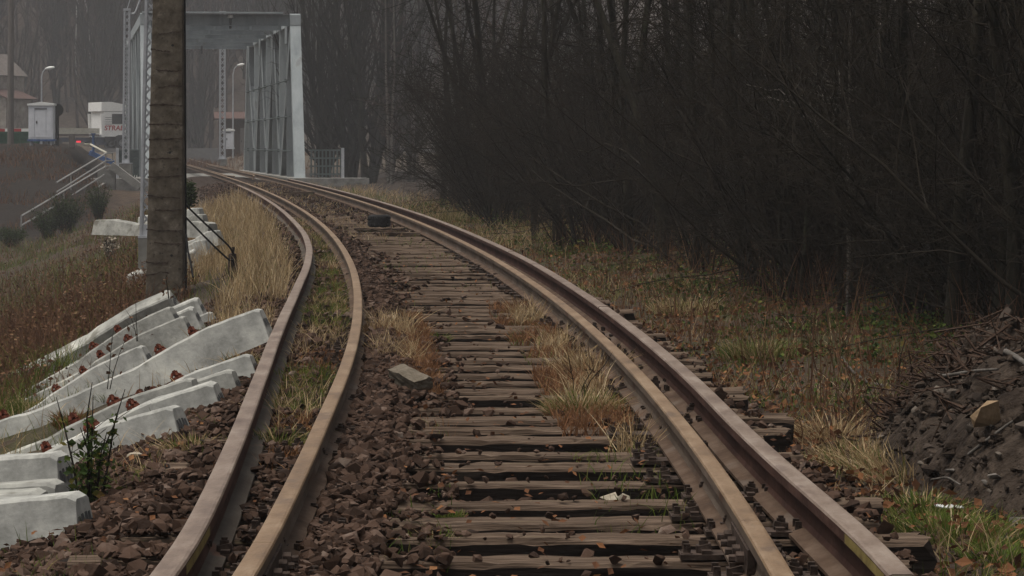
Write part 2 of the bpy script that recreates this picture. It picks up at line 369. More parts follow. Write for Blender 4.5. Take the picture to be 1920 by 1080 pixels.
# road beyond the bridge with a crossing over the track
def road():
    mb = MB()
    a = np.linspace(0, 1, 60)
    cx = -75+a*88; cy = 236+a*52
    d = np.array([88, 52.])/np.hypot(88, 52); nrm = np.array([-d[1], d[0]])
    l = np.c_[cx, cy]+nrm*3.3; r = np.c_[cx, cy]-nrm*3.3
    zc = np.maximum(terrain(l[:, 0], l[:, 1]), terrain(r[:, 0], r[:, 1]))+.10
    zc = np.maximum(zc, .98)
    for zz in (0,):
        v = np.concatenate([np.c_[l, zc], np.c_[r, zc]]); n = len(a); i = np.arange(n-1)
        mb.add(v, np.c_[i+n, i+n+1, i+1, i])
        v2 = np.concatenate([np.c_[r, zc], np.c_[r-nrm*.8, zc-1.2]]); mb.add(v2, np.c_[i+n, i+n+1, i+1, i])
        v3 = np.concatenate([np.c_[l+nrm*.8, zc-1.2], np.c_[l, zc]]); mb.add(v3, np.c_[i+n, i+n+1, i+1, i])
    struct('road', mb, MT['road'])
road()

# ------------------------------------------------------------------ wooden sleepers
ORD = ['first', 'second', 'third', 'fourth', 'fifth', 'sixth', 'seventh', 'eighth', 'ninth', 'tenth', 'eleventh', 'twelfth', 'thirteenth', 'fourteenth', 'fifteenth', 'sixteenth', 'seventeenth', 'eighteenth', 'nineteenth', 'twentieth']
SLP_Y = np.arange(7.35, 62, .605)
def wood_mesh(seed, L=2.62, w=.235, h=.16):
    r = np.random.default_rng(seed)
    nx, k = 54, 12
    xs = np.linspace(-L/2, L/2, nx)
    prof = np.array([(-.5, -1), (-.5, -.5), (-.5, -.12), (-.46, -.02), (-.3, 0), (-.1, 0), (.1, 0), (.3, 0), (.46, -.02), (.5, -.12), (.5, -.5), (.5, -1)])
    mb = MB()
    P = np.zeros((nx, k, 3))
    P[..., 0] = xs[:, None]; P[..., 1] = prof[None, :, 0]*w; P[..., 2] = prof[None, :, 1]*h
    gro = r.normal(0, .004, k)
    wv = np.array([np.interp(xs, np.linspace(-L/2, L/2, 14), r.normal(0, 1, 14)) for _ in range(k)]).T
    wv2 = np.array([np.interp(xs, np.linspace(-L/2, L/2, 40), r.normal(0, 1, 40)) for _ in range(k)]).T
    P[:, :, 2] += .002*wv+.0015*wv2+gro
    P[:, (3, 2), 2] -= np.abs(wv2[:, (3, 2)])*.004; P[:, (8, 9), 2] -= np.abs(wv2[:, (8, 9)])*.004
    P[:, :, 1] += .004*wv[:, ::-1]
    for _ in range(2):                       # splits along the grain
        j = r.integers(4, 8); a = r.uniform(-1, .7); m = (xs > a) & (xs < a+r.uniform(.3, .9)); P[m, j, 2] -= .016
    P[0, :, 0] += r.normal(0, .012, k); P[-1, :, 0] += r.normal(0, .012, k)
    i = np.arange(nx-1)[:, None]*k; j = np.arange(k-1)[None]
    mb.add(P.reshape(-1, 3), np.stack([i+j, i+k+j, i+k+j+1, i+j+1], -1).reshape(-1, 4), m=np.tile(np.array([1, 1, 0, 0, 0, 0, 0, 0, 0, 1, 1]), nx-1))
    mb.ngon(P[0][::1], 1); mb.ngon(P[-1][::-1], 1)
    return mb.mesh('wooden_sleeper', [MT['wood'], MT['shaded_creosote']])
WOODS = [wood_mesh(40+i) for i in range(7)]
def plate_mesh():
    mb = MB(); mb.box((0, 0, .008), (.34, .17, .016), m=0)
    for sx in (-1, 1): mb.box((sx*.085, 0, .022), (.03, .15, .014))
    return mb.mesh('base_plate', MT['iron'])
def bolt_mesh():
    mb = MB(); mb.lathe([(.0, .0), (.026, .0), (.026, .008), (.017, .012), (.017, .05), (.0, .052)], 8)
    mb.box((0, 0, .052), (.03, .03, .022))
    return mb.mesh('bolt', MT['iron'])
def clip_mesh():
    mb = MB(); mb.box((0, 0, .03), (.055, .075, .03), Matrix.Rotation(.25, 4, 'Y')); mb.box((.02, 0, .02), (.03, .06, .04))
    mb.lathe([(.013, .03), (.013, .075), (0, .076)], 8, Matrix.Translation((0.005, 0, 0))); mb.box((.005, 0, .052), (.036, .036, .022))
    return mb.mesh('rail_clip', MT['iron'])
PLATE, BOLT, CLIP = plate_mesh(), bolt_mesh(), clip_mesh()
def sleepers():
    r = np.random.default_rng(3)
    k = 0
    for i, Y in enumerate(SLP_Y):
        sl = float(slope(Y)); x, y = on(r.normal(.02, .05), Y)
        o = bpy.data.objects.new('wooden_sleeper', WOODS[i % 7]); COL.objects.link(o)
        o.location = (float(x), float(y)+r.normal(0, .03), r.normal(-.004, .006)); ang = math.atan(-sl)+r.normal(0, .012)
        o.rotation_euler = (r.normal(0, .01), r.normal(0, .003), ang)
        o.scale = (r.uniform(.97, 1.05), r.uniform(.85, 1.02), 1)
        if Y < 10.1: lab = 'blackened wooden sleeper at the front of the track, '+['nearest the camera', 'second from the camera', 'third from the camera', 'fourth from the camera', 'fifth from the camera'][i]
        else:
            n = k; k += 1
            if n < 20: lab = f'weathered wooden sleeper, {ORD[n]} beyond the joint in the right running rail'
            elif Y < 41: lab = 'half buried wooden sleeper in the far closely ranked run before the small tyre'
            else: lab = 'mostly buried wooden sleeper in the track beyond the small tyre'
        tag(o, lab, 'sleeper', 'wooden sleepers under the track')
        if Y < 40:
            for key in ('LI', 'RI'):
                off = float(np.interp(Y, *OFF[key]))
                p = link('base_plate', PLATE, o, (off, 0, .004)); p.scale = (1/o.scale[0], 1, 1)
                if Y < 24:
                    for sx in (-1, 1):
                        for sy in (-1, 1): link('bolt', BOLT, p, (sx*.148, sy*.05, .014)).scale = (.72, .72, .55)
                        c = link('rail_clip', CLIP, p, (sx*.088, 0, .012)); c.rotation_euler = (0, 0, 0 if sx > 0 else PI); c.scale = (.8, .8, .7)
sleepers()

# ------------------------------------------------------------------ rails
HP = [(.0625, 0), (.0625, .011), (.014, .027), (.0075, .045), (.0075, .098), (.0335, .112), (.0335, .140), (.030, .1465), (.022, .149)]
def profile(k=1.): return [(a*k, b*k) for a, b in HP]+[(-a*k, b*k) for a, b in reversed(HP)]
#          edges: 0 foot side,1 foot top,2 fillet,3 web,4 underhead,5 head side,6,7 corner,8 top ... mirrored, last = base
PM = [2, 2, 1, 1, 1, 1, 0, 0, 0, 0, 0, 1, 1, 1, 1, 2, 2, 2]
def rail_obj(name, key, Y0, Y1, base, k, mats, label, group=None, pm=PM, step=.4):
    p = rail_pts(key, Y0, Y1, step)
    z = np.full(len(p), base)
    mb = MB(); mb.sweep(profile(k), np.c_[p, z], m=pm)
    o = link(name, mb.mesh(name, mats)); tag(o, label, 'rail', group)
    return o
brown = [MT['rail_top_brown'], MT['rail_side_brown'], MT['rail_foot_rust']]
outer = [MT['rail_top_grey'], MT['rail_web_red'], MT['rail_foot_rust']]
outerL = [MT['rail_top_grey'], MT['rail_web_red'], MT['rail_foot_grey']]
ZB = .018
JL, JR = 9.46, 10.02
g = 'rails the trains run on'
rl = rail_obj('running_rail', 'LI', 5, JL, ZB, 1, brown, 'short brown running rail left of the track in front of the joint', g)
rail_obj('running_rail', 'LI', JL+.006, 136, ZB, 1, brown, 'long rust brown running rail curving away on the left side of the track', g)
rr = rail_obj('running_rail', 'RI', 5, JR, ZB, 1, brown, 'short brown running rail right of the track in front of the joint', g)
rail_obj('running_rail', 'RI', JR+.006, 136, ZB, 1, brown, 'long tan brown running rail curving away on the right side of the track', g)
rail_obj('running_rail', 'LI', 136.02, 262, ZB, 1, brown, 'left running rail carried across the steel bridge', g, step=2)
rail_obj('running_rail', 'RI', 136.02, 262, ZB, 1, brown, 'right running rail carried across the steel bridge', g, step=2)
g = 'loose replacement rails lying outside the track'
ro = rail_obj('loose_rail', 'RO', 8.72, 108, .004, 1.14, outer, 'loose grey topped rail right of the track with yellow paint at its cut end', g)
lo = rail_obj('loose_rail', 'LO', 5, 92, .002, 1.14, outerL, 'loose purplish rail with pale grey foot lying left of the track by the concrete sleepers', g)
# cut end and paint of the right loose rail
def face_paint(key, Y0, Y1, side, parent, m, k=1.14, base=.004):
    p = rail_pts(key, Y0, Y1, .2); sl = slope(np.linspace(Y0, Y1, len(p))); n = np.sqrt(1+sl*sl)
    mb = MB(); q = p.copy()
    off = side*.0352*k
    q[:, 0] += off/n; q[:, 1] -= off*sl/n
    n_ = len(q); v = np.concatenate([np.c_[q, np.full(n_, base+.113*k)], np.c_[q, np.full(n_, base+.139*k)]])
    i = np.arange(n_-1); mb.add(v, np.c_[i, i+1, i+n_+1, i+n_] if side > 0 else np.c_[i+n_, i+n_+1, i+1, i])
    part('paint_mark', mb, m, parent)
face_paint('RO', 8.8, 9.72, -1, ro, MT['yellow_paint'])
face_paint('LO', 9.0, 9.95, 1, lo, MT['yellow_paint'], base=.002)
pe = rail_pts('RO', 8.72, 9, .28)[0]
mb = MB(); mb.ngon([(pe[0]+a*1.14*.9, pe[1]-.003, .004+b*1.14) for a, b in [(.033, .113), (.033, .138), (.026, .1455), (-.026, .1455), (-.033, .138), (-.033, .113)]]); part('end_paint', mb, MT['pale_paint'], ro)
# welds on the rails
def weld(key, Y, parent, k=1.14, base=.004):
    p = rail_pts(key, Y-.012, Y+.012, .024)
    mb = MB(); mb.sweep([(a*k*1.05, b*k*1.015) for a, b in profile(1)][5:13], np.c_[p, [base, base]]); part('weld_seam', mb, MT['rail_web_red'], parent)
weld('RO', 23.0, ro); weld('RO', 34.8, ro)
# fishplates at the two near joints
def fishplate(key, Y, parent):
    off = float(np.interp(Y, *OFF[key]))
    for sx in (-1, 1):
        mb = MB()
        p = rail_pts(key, Y-.36, Y+.36, .12); sl = float(slope(Y))
        q = p+np.array([sx*.022, -sx*.022*sl])
        mb.sweep([(-.013, .03), (.016, .026), (.013, .062), (.014, .1), (-.006, .106)] if sx > 0 else [(-.016, .026), (.013, .03), (.006, .106), (-.014, .1), (-.013, .062)], np.c_[q, np.full(len(q), ZB)])
        fp = part('fishplate', mb, MT['iron'], parent)
        for t in (-.27, -.1, .1, .27):
            c = on(off+sx*.052, Y+t); b = MB()
            b.lathe([(0, -.012), (.021, -.012), (.021, .012), (.012, .014), (.012, .034), (0, .035)], 6, Matrix.Translation((float(c[0]), float(c[1]), ZB+.065)) @ Matrix.Rotation(sx*PI/2, 4, 'Y'))
            part('bolt', b, MT['iron'], fp)
fishplate('LI', JL, rl); fishplate('RI', JR, rr)
# check rails on the bridge
def check_rail(sgn, lab):
    Y = np.linspace(119, 186, 100); off = sgn*(.7535-.2-.16*(1-sstep(119, 124.5, Y))**2*1.2)
    x, y = on(off, Y); mb = MB(); mb.sweep(profile(.95), np.c_[x, y, np.full(len(Y), ZB)], m=PM)
    tag(link('check_rail', mb.mesh('check_rail', brown)), lab, 'rail', 'check rails between the running rails on the bridge')
check_rail(1, 'brown check rail with a bent end just inside the right running rail before the bridge')
check_rail(-1, 'brown check rail with a bent end just inside the left running rail before the bridge')

# ------------------------------------------------------------------ ballast
def hull_protos(n=10, seed=5, pts=15):
    out = []; r = np.random.default_rng(seed)
    for _ in range(n):
        p = r.normal(0, 1, (pts, 3)); p /= np.linalg.norm(p, axis=1)[:, None]; p *= r.uniform(.75, 1.05, (pts, 1))
        p *= np.array([1, r.uniform(.65, .95), r.uniform(.45, .75)])
        bm = bmesh.new()
        for q in p: bm.verts.new(q)
        res = bmesh.ops.convex_hull(bm, input=bm.verts)
        bmesh.ops.delete(bm, geom=[v for v in bm.verts if not v.link_faces], context='VERTS')
        bm.verts.index_update(); bmesh.ops.triangulate(bm, faces=bm.faces)
        bm.verts.index_update()
        out.append((np.array([v.co[:] for v in bm.verts]), np.array([[v.index for v in f.verts] for f in bm.faces])))
        bm.free()
    return out
PROTO = hull_protos()
def rot_mats(n, r, tilt=.5):
    a = r.uniform(0, 2*PI, n); b = r.normal(0, tilt, n); c = r.normal(0, tilt, n)
    ca, sa, cb, sb, cc, sc = np.cos(a), np.sin(a), np.cos(b), np.sin(b), np.cos(c), np.sin(c)
    z = np.zeros(n); o = np.ones(n)
    Rz = np.stack([np.stack([ca, -sa, z], -1), np.stack([sa, ca, z], -1), np.stack([z, z, o], -1)], 1)
    Rx = np.stack([np.stack([o, z, z], -1), np.stack([z, cb, -sb], -1), np.stack([z, sb, cb], -1)], 1)
    Ry = np.stack([np.stack([cc, z, sc], -1), np.stack([z, o, z], -1), np.stack([-sc, z, cc], -1)], 1)
    return Rz @ Rx @ Ry
def stones(mb, P, size, r, tilt=.5):
    """append stones; returns per-vertex random attribute"""
    n = len(P); idx = r.integers(0, len(PROTO), n); R = rot_mats(n, r, tilt); col = r.uniform(0, 1, n)
    at = []
    for k, (v, f) in enumerate(PROTO):
        m = np.nonzero(idx == k)[0]
        if not len(m): continue
        V = np.einsum('nij,vj->nvi', R[m], v)*size[m][:, None, None]+P[m][:, None]
        Fc = f[None]+np.arange(len(m))[:, None, None]*len(v)
        mb.add(V.reshape(-1, 3), f3=Fc.reshape(-1, 3)); at.append(np.repeat(col[m], len(v)))
    return np.concatenate(at)
TYX, TYY, _ = ground_at(711, 441)
def ballast():
    r = np.random.default_rng(11); mb = MB(); at = []
    for Y0, Y1, den, sz in ((7, 14, 2200, .0205), (14, 22, 1500, .0215), (22, 34, 700, .025), (34, 52, 240, .034), (52, 110, 70, .045)):
        n = int((Y1-Y0)*3.9*den); s = r.uniform(-2.15, 1.75, n); Y = r.uniform(Y0, Y1, n)
        ph = np.abs(((Y-SLP_Y[0]+.3) % .605)-.3)          # distance from the nearest sleeper axis
        ons = ph < .125
        u = r.uniform(0, 1, n)
        sj = s; s = s+.16*vnoise(sj*3, Y, 1.3, 70)+.12*vnoise(sj*5, Y, 4., 71)
        cover = np.where(s < -.95, .92, np.where(s < -.44, .95, np.where(s < -.24, .4, np.where(s < .66, .02, .07))))
        cover = np.where((s > .1) & (Y > 47), np.maximum(cover, .5), cover)
        pr = np.where(ons, cover, np.where((s > -.3) & (s < .68), np.where(Y < 16, .97, np.where(Y < 22, .6, .25)), .95))
        pr = np.where(s > 1.22, np.where(s > 1.4, .22, .35), pr)
        pr *= np.interp(s, [-2.15, -1.9, -1.7, 1.5, 1.75], [.15, .5, 1, 1, .3])
        pr *= np.where((s < -.85) & (s > -1.7) & (Y > 13), .55, 1)          # overgrown strips
        keep = u < pr
        s = sj
        for key in OFF:
            o = np.interp(Y, *OFF[key]); keep &= np.abs(s-o) > (.085 if key in ('LO', 'RO') else .075)
        s, Y, ons = s[keep], Y[keep], ons[keep]
        size = sz*.9*np.exp(r.normal(0, .45, len(s))); size = np.clip(np.where(r.uniform(0, 1, len(s)) < .03, size*1.5, size), .009, .05)
        x, y = on(s, Y)
        z = terrain(x, y)+size*.25
        z += np.where((s < -.42) & (s > -.72), .05, 0)
        z = np.where(ons & (s > -1.32) & (s < 1.32), np.maximum(z, size*.3), z)
        keep2 = ~((np.abs(x-TYX) < .45) & (np.abs(y-TYY) < 1.2)); x, y, z, s, Y, size = x[keep2], y[keep2], z[keep2], s[keep2], Y[keep2], size[keep2]
        z += np.where((s < -.42) & (s > -.7), .018, 0)+np.where((s < -.95) & (s > -1.6), .02, 0)
        at.append(stones(mb, np.c_[x, y, z], size, r))
    stuff('ballast_stones', mb, MT['stone'], 'dark brown crushed stone ballast between and beside the sleepers', 'ballast', attrs={'rnd': np.concatenate(at)})
ballast()
def pale_stones():
    r = np.random.default_rng(12)
    spots = [(835, 932, .05), (1070, 874, .05), (1415, 978+60, .04), (1150, 960, .07), (1105, 1012, .05), (790, 905, .03), (735, 930, .03), (700, 795, .06), (945, 945, .03), (545, 858, .03), (735, 840, .04), (255, 873, .05), (912, 1030, .05), (875, 1045, .09)]
    labs = ['yellowish flat stone on a sleeper left of centre', 'orange tinged pale stone in the bay below the dark sleeper', 'pale chip beside the right rail fastenings', 'grey brown block resting near the right rail', 'small pale stone near the front of the track', 'white chip on dark ballast left of the sleepers', 'small orange stone on the ballast', 'flat grey brown stone on the left ballast', 'brown stone between two sleepers', 'small white chip between the left rails', 'thin pale stone on the ballast shoulder', 'orange brown stone beside the concrete sleepers', 'pale pebble beside a grey boulder at the front', 'angular grey boulder by the front grass tuft']
    for (u, v, d), lab in zip(spots, labs):
        p = ground_at(u, v); mb = MB(); pv, pf = PROTO[r.integers(0, 10)]
        rr_ = rot_mats(1, r, .3)[0]; mb.add((pv @ rr_.T)*d*np.array([1, .9, .7]), f3=pf)
        o = link('loose_stone', mb.mesh('loose_stone', MT['stone'] if d > .08 else MT['pale_stone'])); o.location = (p.x, p.y, p.z+d*.45+.02)
        tag(o, lab, 'stone', 'odd stones lying on the ballast')
pale_stones()
# ------------------------------------------------------------------ concrete sleepers
def conc_mesh(seed):
    r = np.random.default_rng(seed)
    L = 2.5
    st = [(0, .205, .075, .135), (.03, .222, .082, .145), (.34, .236, .085, .15), (.40, .232, .085, .15), (.74, .198, .088, .148), (.86, .178, .085, .135), (1.25, .172, .083, .13)]
    full = st+[(L-a, b, c, d) for a, b, c, d in reversed(st[:-1])]
    sx, hh, tw, bw = [np.array(q) for q in zip(*full)]
    x = np.unique(np.concatenate([sx, np.linspace(.1, L-.1, 30)]))
    h = np.interp(x, sx, hh); t = np.interp(x, sx, tw); b = np.interp(x, sx, bw)
    ring = []
    for xi, hi, ti, bi in zip(x, h, t, b):
        ch = .010+r.uniform(0, .004)
        ring.append([(-xi, -bi, 0), (-xi, -ti-ch*.3, hi-ch), (-xi, -ti+ch, hi), (-xi, ti-ch, hi), (-xi, ti+ch*.3, hi-ch), (-xi, bi, 0)])
    P = np.array(ring)+r.normal(0, .0012, (len(x), 6, 3))
    n, k = len(x), 6
    mb = MB(); i = np.arange(n-1)[:, None]*k; j = np.arange(k)[None]; j2 = (j+1) % k
    mb.add(P.reshape(-1, 3), np.stack([i+j, i+j2, i+k+j2, i+k+j], -1).reshape(-1, 4))
    mb.ngon(P[0][::-1]); mb.ngon(P[-1])
    return mb.mesh('concrete_sleeper', MT['conc' if seed % 2 == 0 else 'conc_dirty'])
CONC = [conc_mesh(i) for i in range(5)]
def hole_mesh():
    mb = MB(); a = np.arange(14)*2*PI/14
    mb.ngon(np.c_[np.zeros(14), .017*np.cos(a), .036*np.sin(a)]); return mb.mesh('end_hole', MT['hole'])
HOLE = hole_mesh()
def fast_mesh(seed):
    r = np.random.default_rng(seed); mb = MB()
    mb.box((0, 0, .014), (.085, .10, .028), taper=.85)
    mb.tube([(-.03, -.045, .03), (-.02, -.015, .06), (.0, .02, .055), (.02, .05, .03)], .013, 6)
    mb.tube([(.03, -.045, .03), (.02, -.015, .055), (.0, .02, .06), (-.02, .05, .03)], .012, 6)
    mb.lathe([(.016, .02), (.016, .085), (.0, .087)], 8); mb.box((0, 0, .06), (.05, .046, .03), Matrix.Rotation(r.uniform(0, 1), 4, 'Z'))
    return mb.mesh('rusty_fastener', MT['rust'])
FAST = [fast_mesh(i) for i in range(3)]
# (u, v) of the middle of the right end's top edge, distance, heading (left end away +), fall to the left, roll, fasteners
NEAR = [
 (152, 926, 11.7, .17, .14, .0, 0, 'pale concrete sleeper lowest of the heap, cut by the bottom left of the view'),
 (78, 921, 12.1, .16, .12, .05, 0, 'concrete sleeper whose end sticks out just above the lowest one of the heap'),
 (112, 902, 12.5, .13, .12, .0, 1, 'flat lying white concrete sleeper under the short ended one with big end holes'),
 (118, 850, 13.2, .19, .13, .0, 0, 'concrete sleeper with big dark end holes behind the tall weed'),
 (330, 760, 15.6, .20, .33, .0, 1, 'concrete sleeper with a broad sunlit end nearest the loose left rail'),
 (402, 716, 17.0, .10, .34, .06, 1, 'concrete sleeper with a spotted end behind the broad ended one'),
 (362, 708, 17.5, .10, .35, .0, 1, 'thin concrete sleeper wedged in the middle of the heap'),
 (436, 692, 18.0, .05, .36, .0, 1, 'concrete sleeper overhung by dry grass below the large tilted one'),
 (470, 663, 19.0, .04, .37, -.05, 1, 'grass fringed concrete sleeper directly under the large tilted one'),
 (488, 578, 20.4, .08, .40, .0, 2, 'large tilted concrete sleeper lying on top of the heap beside the rail'),
 (268, 647, 22.6, .10, .47, .0, 2, 'short looking concrete sleeper sloping down behind the large tilted one'),
 (345, 592, 24.2, .06, .45, .0, 2, 'concrete sleeper with a smooth grey flank and a row of rusty fasteners'),
 (320, 574, 25.4, .10, .49, .0, 2, 'bright topped concrete sleeper near the upper edge of the heap'),
 (362, 575, 26.4, .06, .45, .1, 0, 'grey concrete sleeper end with a dark hole at the top of the heap'),
 (370, 558, 27.6, .05, .45, .1, 0, 'concrete sleeper end standing out above the dark holed one'),
 (396, 584, 27.2, .04, .45, .0, 0, 'small grey concrete sleeper end at the far right of the heap'),
 (318, 549, 28.6, .10, .46, .5, 0, 'rolled over concrete sleeper at the back of the heap running down into the weeds'),
]
MID = [
 (377, 390, 50.0, .3, .15, .0, 0, 'topmost white concrete sleeper of the pile behind the concrete pole'),
 (384, 402, 48.5, .3, .15, .0, 0, 'second concrete sleeper from the top of the pile behind the pole'),
 (399, 418, 46.5, .72, .0, .0, 0, 'grey concrete sleeper in the middle of the pile behind the pole'),
 (410, 432, 45.5, .3, .25, .0, 0, 'concrete sleeper furthest right in the pile behind the pole'),
 (388, 449, 44.0, .3, .3, .0, 0, 'large faced concrete sleeper low in the pile behind the pole, crossed by cables'),
 (364, 470, 42.5, .3, .35, .3, 0, 'lowest concrete sleeper of the pile, mostly hidden by the pole and weeds'),
]
def conc_sleepers():
    r = np.random.default_rng(21)
    for lst, grp in ((NEAR, 'concrete sleepers heaped beside the track'), (MID, 'concrete sleepers piled behind the pole')):
        for i, (u, v, Y, head, fall, roll, nf, lab) in enumerate(lst):
            p = pix(u, v, Y)
            R = Matrix.Rotation(-head, 4, 'Z') @ Matrix.Rotation(-fall, 4, 'Y') @ Matrix.Rotation(roll, 4, 'X')
            o = bpy.data.objects.new('concrete_sleeper', CONC[(i*3) % 5]); COL.objects.link(o)
            off = R @ Vector((0, 0, .215))
            o.location = p-off; o.rotation_euler = R.to_euler()
            tag(o, lab, 'concrete sleeper', grp)
            if Y > 40 and fall > .1: o.scale = (.42, 1, 1)
            if Y > 40 and fall < .1: o.data = CONC[1]
            if Y < 30:
                for yy in (-.075, -.028, .028, .075):
                    h = link('end_hole', HOLE, o, (.0025-.0075*0, yy*.8, .125 if abs(yy) > .05 else .13)); h.rotation_euler = (0, -.10, 0)
            if nf:
                for a in (.46, .70) if True else ():
                    if True:
                        f = link('rusty_fastener', FAST[r.integers(0, 3)], o, (-a, r.uniform(-.012, .012), float(np.interp(a, [.40, .74], [.232, .198]))))
                        f.rotation_euler = (0, -.1, r.uniform(-.4, .4)); f.scale = (r.uniform(.62, .76),)*3
                if nf > 1:
                    for a in (1.80, 2.04):
                        f = link('rusty_fastener', FAST[r.integers(0, 3)], o, (-a, 0, float(np.interp(a, [1.76, 2.1], [.198, .232])))); f.rotation_euler = (0, .1, r.uniform(-.4, .4)); f.scale = (.7,)*3
conc_sleepers()

# ------------------------------------------------------------------ concrete pole with cables
def conc_pole():
    Y = 36.0; k = Y/F
    b = pix(311, 560, Y); bz = b.z-.5
    root = thing('concrete_pole', 'thick weathered brown concrete pole with cracked courses beside the heap of sleepers', 'pole', (b.x, Y, bz))
    mb = MB(); r = np.random.default_rng(9)
    H = 9.0; nz, per = 150, 28
    zs = np.linspace(0, H, nz)
    cracks = [(560-v)*k+.5 for v in (64, 93, 130, 165, 198, 233, 261, 298, 331, 366, 395, 430, 455, 490, 515)]+[4.3, 4.7, 5.3, 5.9, 6.4, 7.1, 7.7]
    V = []
    for z in zs:
        ht = np.clip((z-.5)/(560*k), 0, 3)
        w = (71-14.5*ht)*k; cx = ((311+2.8*ht*2)-311)*k
        w = max(w, .2)
        t = np.linspace(0, 1, per, endpoint=False)*4
        side = np.floor(t).astype(int); fr = t-side
        c = .44*w; sq = np.zeros((per, 2))
        pts = {0: lambda f: (-.5+f, -.5), 1: lambda f: (.5, -.5+f), 2: lambda f: (.5-f, .5), 3: lambda f: (-.5, .5-f)}
        for i in range(per): sq[i] = pts[side[i]](fr[i])
        rr_ = np.abs(sq).max(1)/np.maximum(np.linalg.norm(sq, axis=1), 1e-6)*.0
        corner = np.clip((np.abs(sq).min(1)-.42)/.08, 0, 1)
        sq = sq*(1-.05*corner)[:, None]
        V.append(np.c_[sq[:, 0]*w+cx, sq[:, 1]*w*.85, np.full(per, z)])
    V = np.array(V)+r.normal(0, .0009, (nz, per, 3))
    mb.add(V.reshape(-1, 3), [])
    i = np.arange(nz-1)[:, None]*per; j = np.arange(per)[None]; j2 = (j+1) % per
    mb.f4.append(np.stack([i+j, i+j2, i+per+j2, i+per+j], -1).reshape(-1, 4)); mb.m4.append(np.zeros((nz-1)*per, int))
    mb.ngon(V[-1])
    part('pole_shaft', mb, MT['poleconc'], root)
    # cracked joints between the courses: dark jagged grooves standing a hair proud
    for z in cracks:
        cb = MB()
        ht = np.clip((z-.5)/(560*k), 0, 3); w = max((71-14.5*ht)*k, .2); cx = 5.6*ht*k
        a, b2 = (-.5, .5) if r.uniform() < .5 else ((-.5, r.uniform(.1, .45)) if r.uniform() < .5 else (r.uniform(-.4, -.1), .48))
        n = 16; xs = np.linspace(a, b2, n)*w*.985; dz = np.cumsum(r.normal(0, .004, n))+np.linspace(0, r.normal(-.01, .015), n)
        th = np.abs(r.normal(.005, .003, n))+.002
        f = -.5*w*.85-.0065
        v = np.concatenate([np.c_[xs+cx, np.full(n, f), z+dz-th], np.c_[xs+cx, np.full(n, f), z+dz+th]]); q = np.arange(n-1)
        cb.add(v, np.c_[q, q+1, q+n+1, q+n])
        if a == -.5: cb.box((cx-.5*w-.004, -.1*w, z+dz[0]), (.004, .6*w, .016))
        part('joint_crack', cb, MT['hole'] if False else MT['iron'], root)
    hb = MB()
    for u, v in ((327, 86), (322, 286), (325, 478)):
        q = pix(u, v, Y)-Vector((b.x, Y, bz)); a = np.arange(10)*2*PI/10
        hb.ngon(np.c_[q.x+.016*np.cos(a), np.full(10, -.5*.42*.85-.012), q.z+.014*np.sin(a)])
    part('bolt_hole', hb, MT['dark'], root)
    mb = MB()
    e = lambda v: (347-345)/400*v+345
    mb.tube([pix(e(v)+1.5, v, Y-.05)-Vector((b.x, Y, bz)) for v in range(-120, 560, 20)], .011, 6)
    part('conduit', mb, MT['dark'], root)
    return Y
PY = conc_pole()
def cables():
    def cab(pts, r, lab):
        P = np.array([pix(u, v, Y) for u, v, Y in pts]); t = np.linspace(0, 1, len(P)); tt = np.linspace(0, 1, 40)
        C = np.c_[[np.interp(tt, t, P[:, i]) for i in range(3)]].T
        for _ in range(3): C[1:-1] = (C[:-2]+C[1:-1]*2+C[2:])/4
        mb = MB(); mb.tube(C, r, 7); tag(link('cable', mb.mesh('cable', MT['dark'], True)), lab, 'cable', 'cables coming down the concrete pole')
    cab([(349, 385, 36), (380, 415, 36.1), (410, 443, 36.2), (430, 462, 36.3), (438, 476, 36.4), (437, 495, 36.4), (436, 535, 36.4)], .011, 'upper black cable sagging from the pole and looping at the stake')
    cab([(348, 407, 36), (380, 440, 36.1), (410, 470, 36.2), (430, 488, 36.3), (440, 489, 36.4)], .011, 'lower black cable running from the pole straight to the stake')
    cab([(349, 440, 35.8), (352, 470, 35.7), (357, 490, 35.6), (362, 520, 35.5)], .012, 'short dark cable hanging down the foot of the pole')
    p = ground_at(436, 532); p = pix(436, 532, 36.5)
    mb = MB(); mb.lathe([(.0, 0), (.055, 0), (.06, .1), (.05, .25), (.045, .34), (.0, .36)], 10); mb.tube([(0, 0, .3), (.01, 0, .42)], .02, 6)
    o = link('cable_stake', mb.mesh('cable_stake', MT['iron'])); o.location = p; tag(o, 'dark stake in the grass where the two cables end', 'stake')
cables()

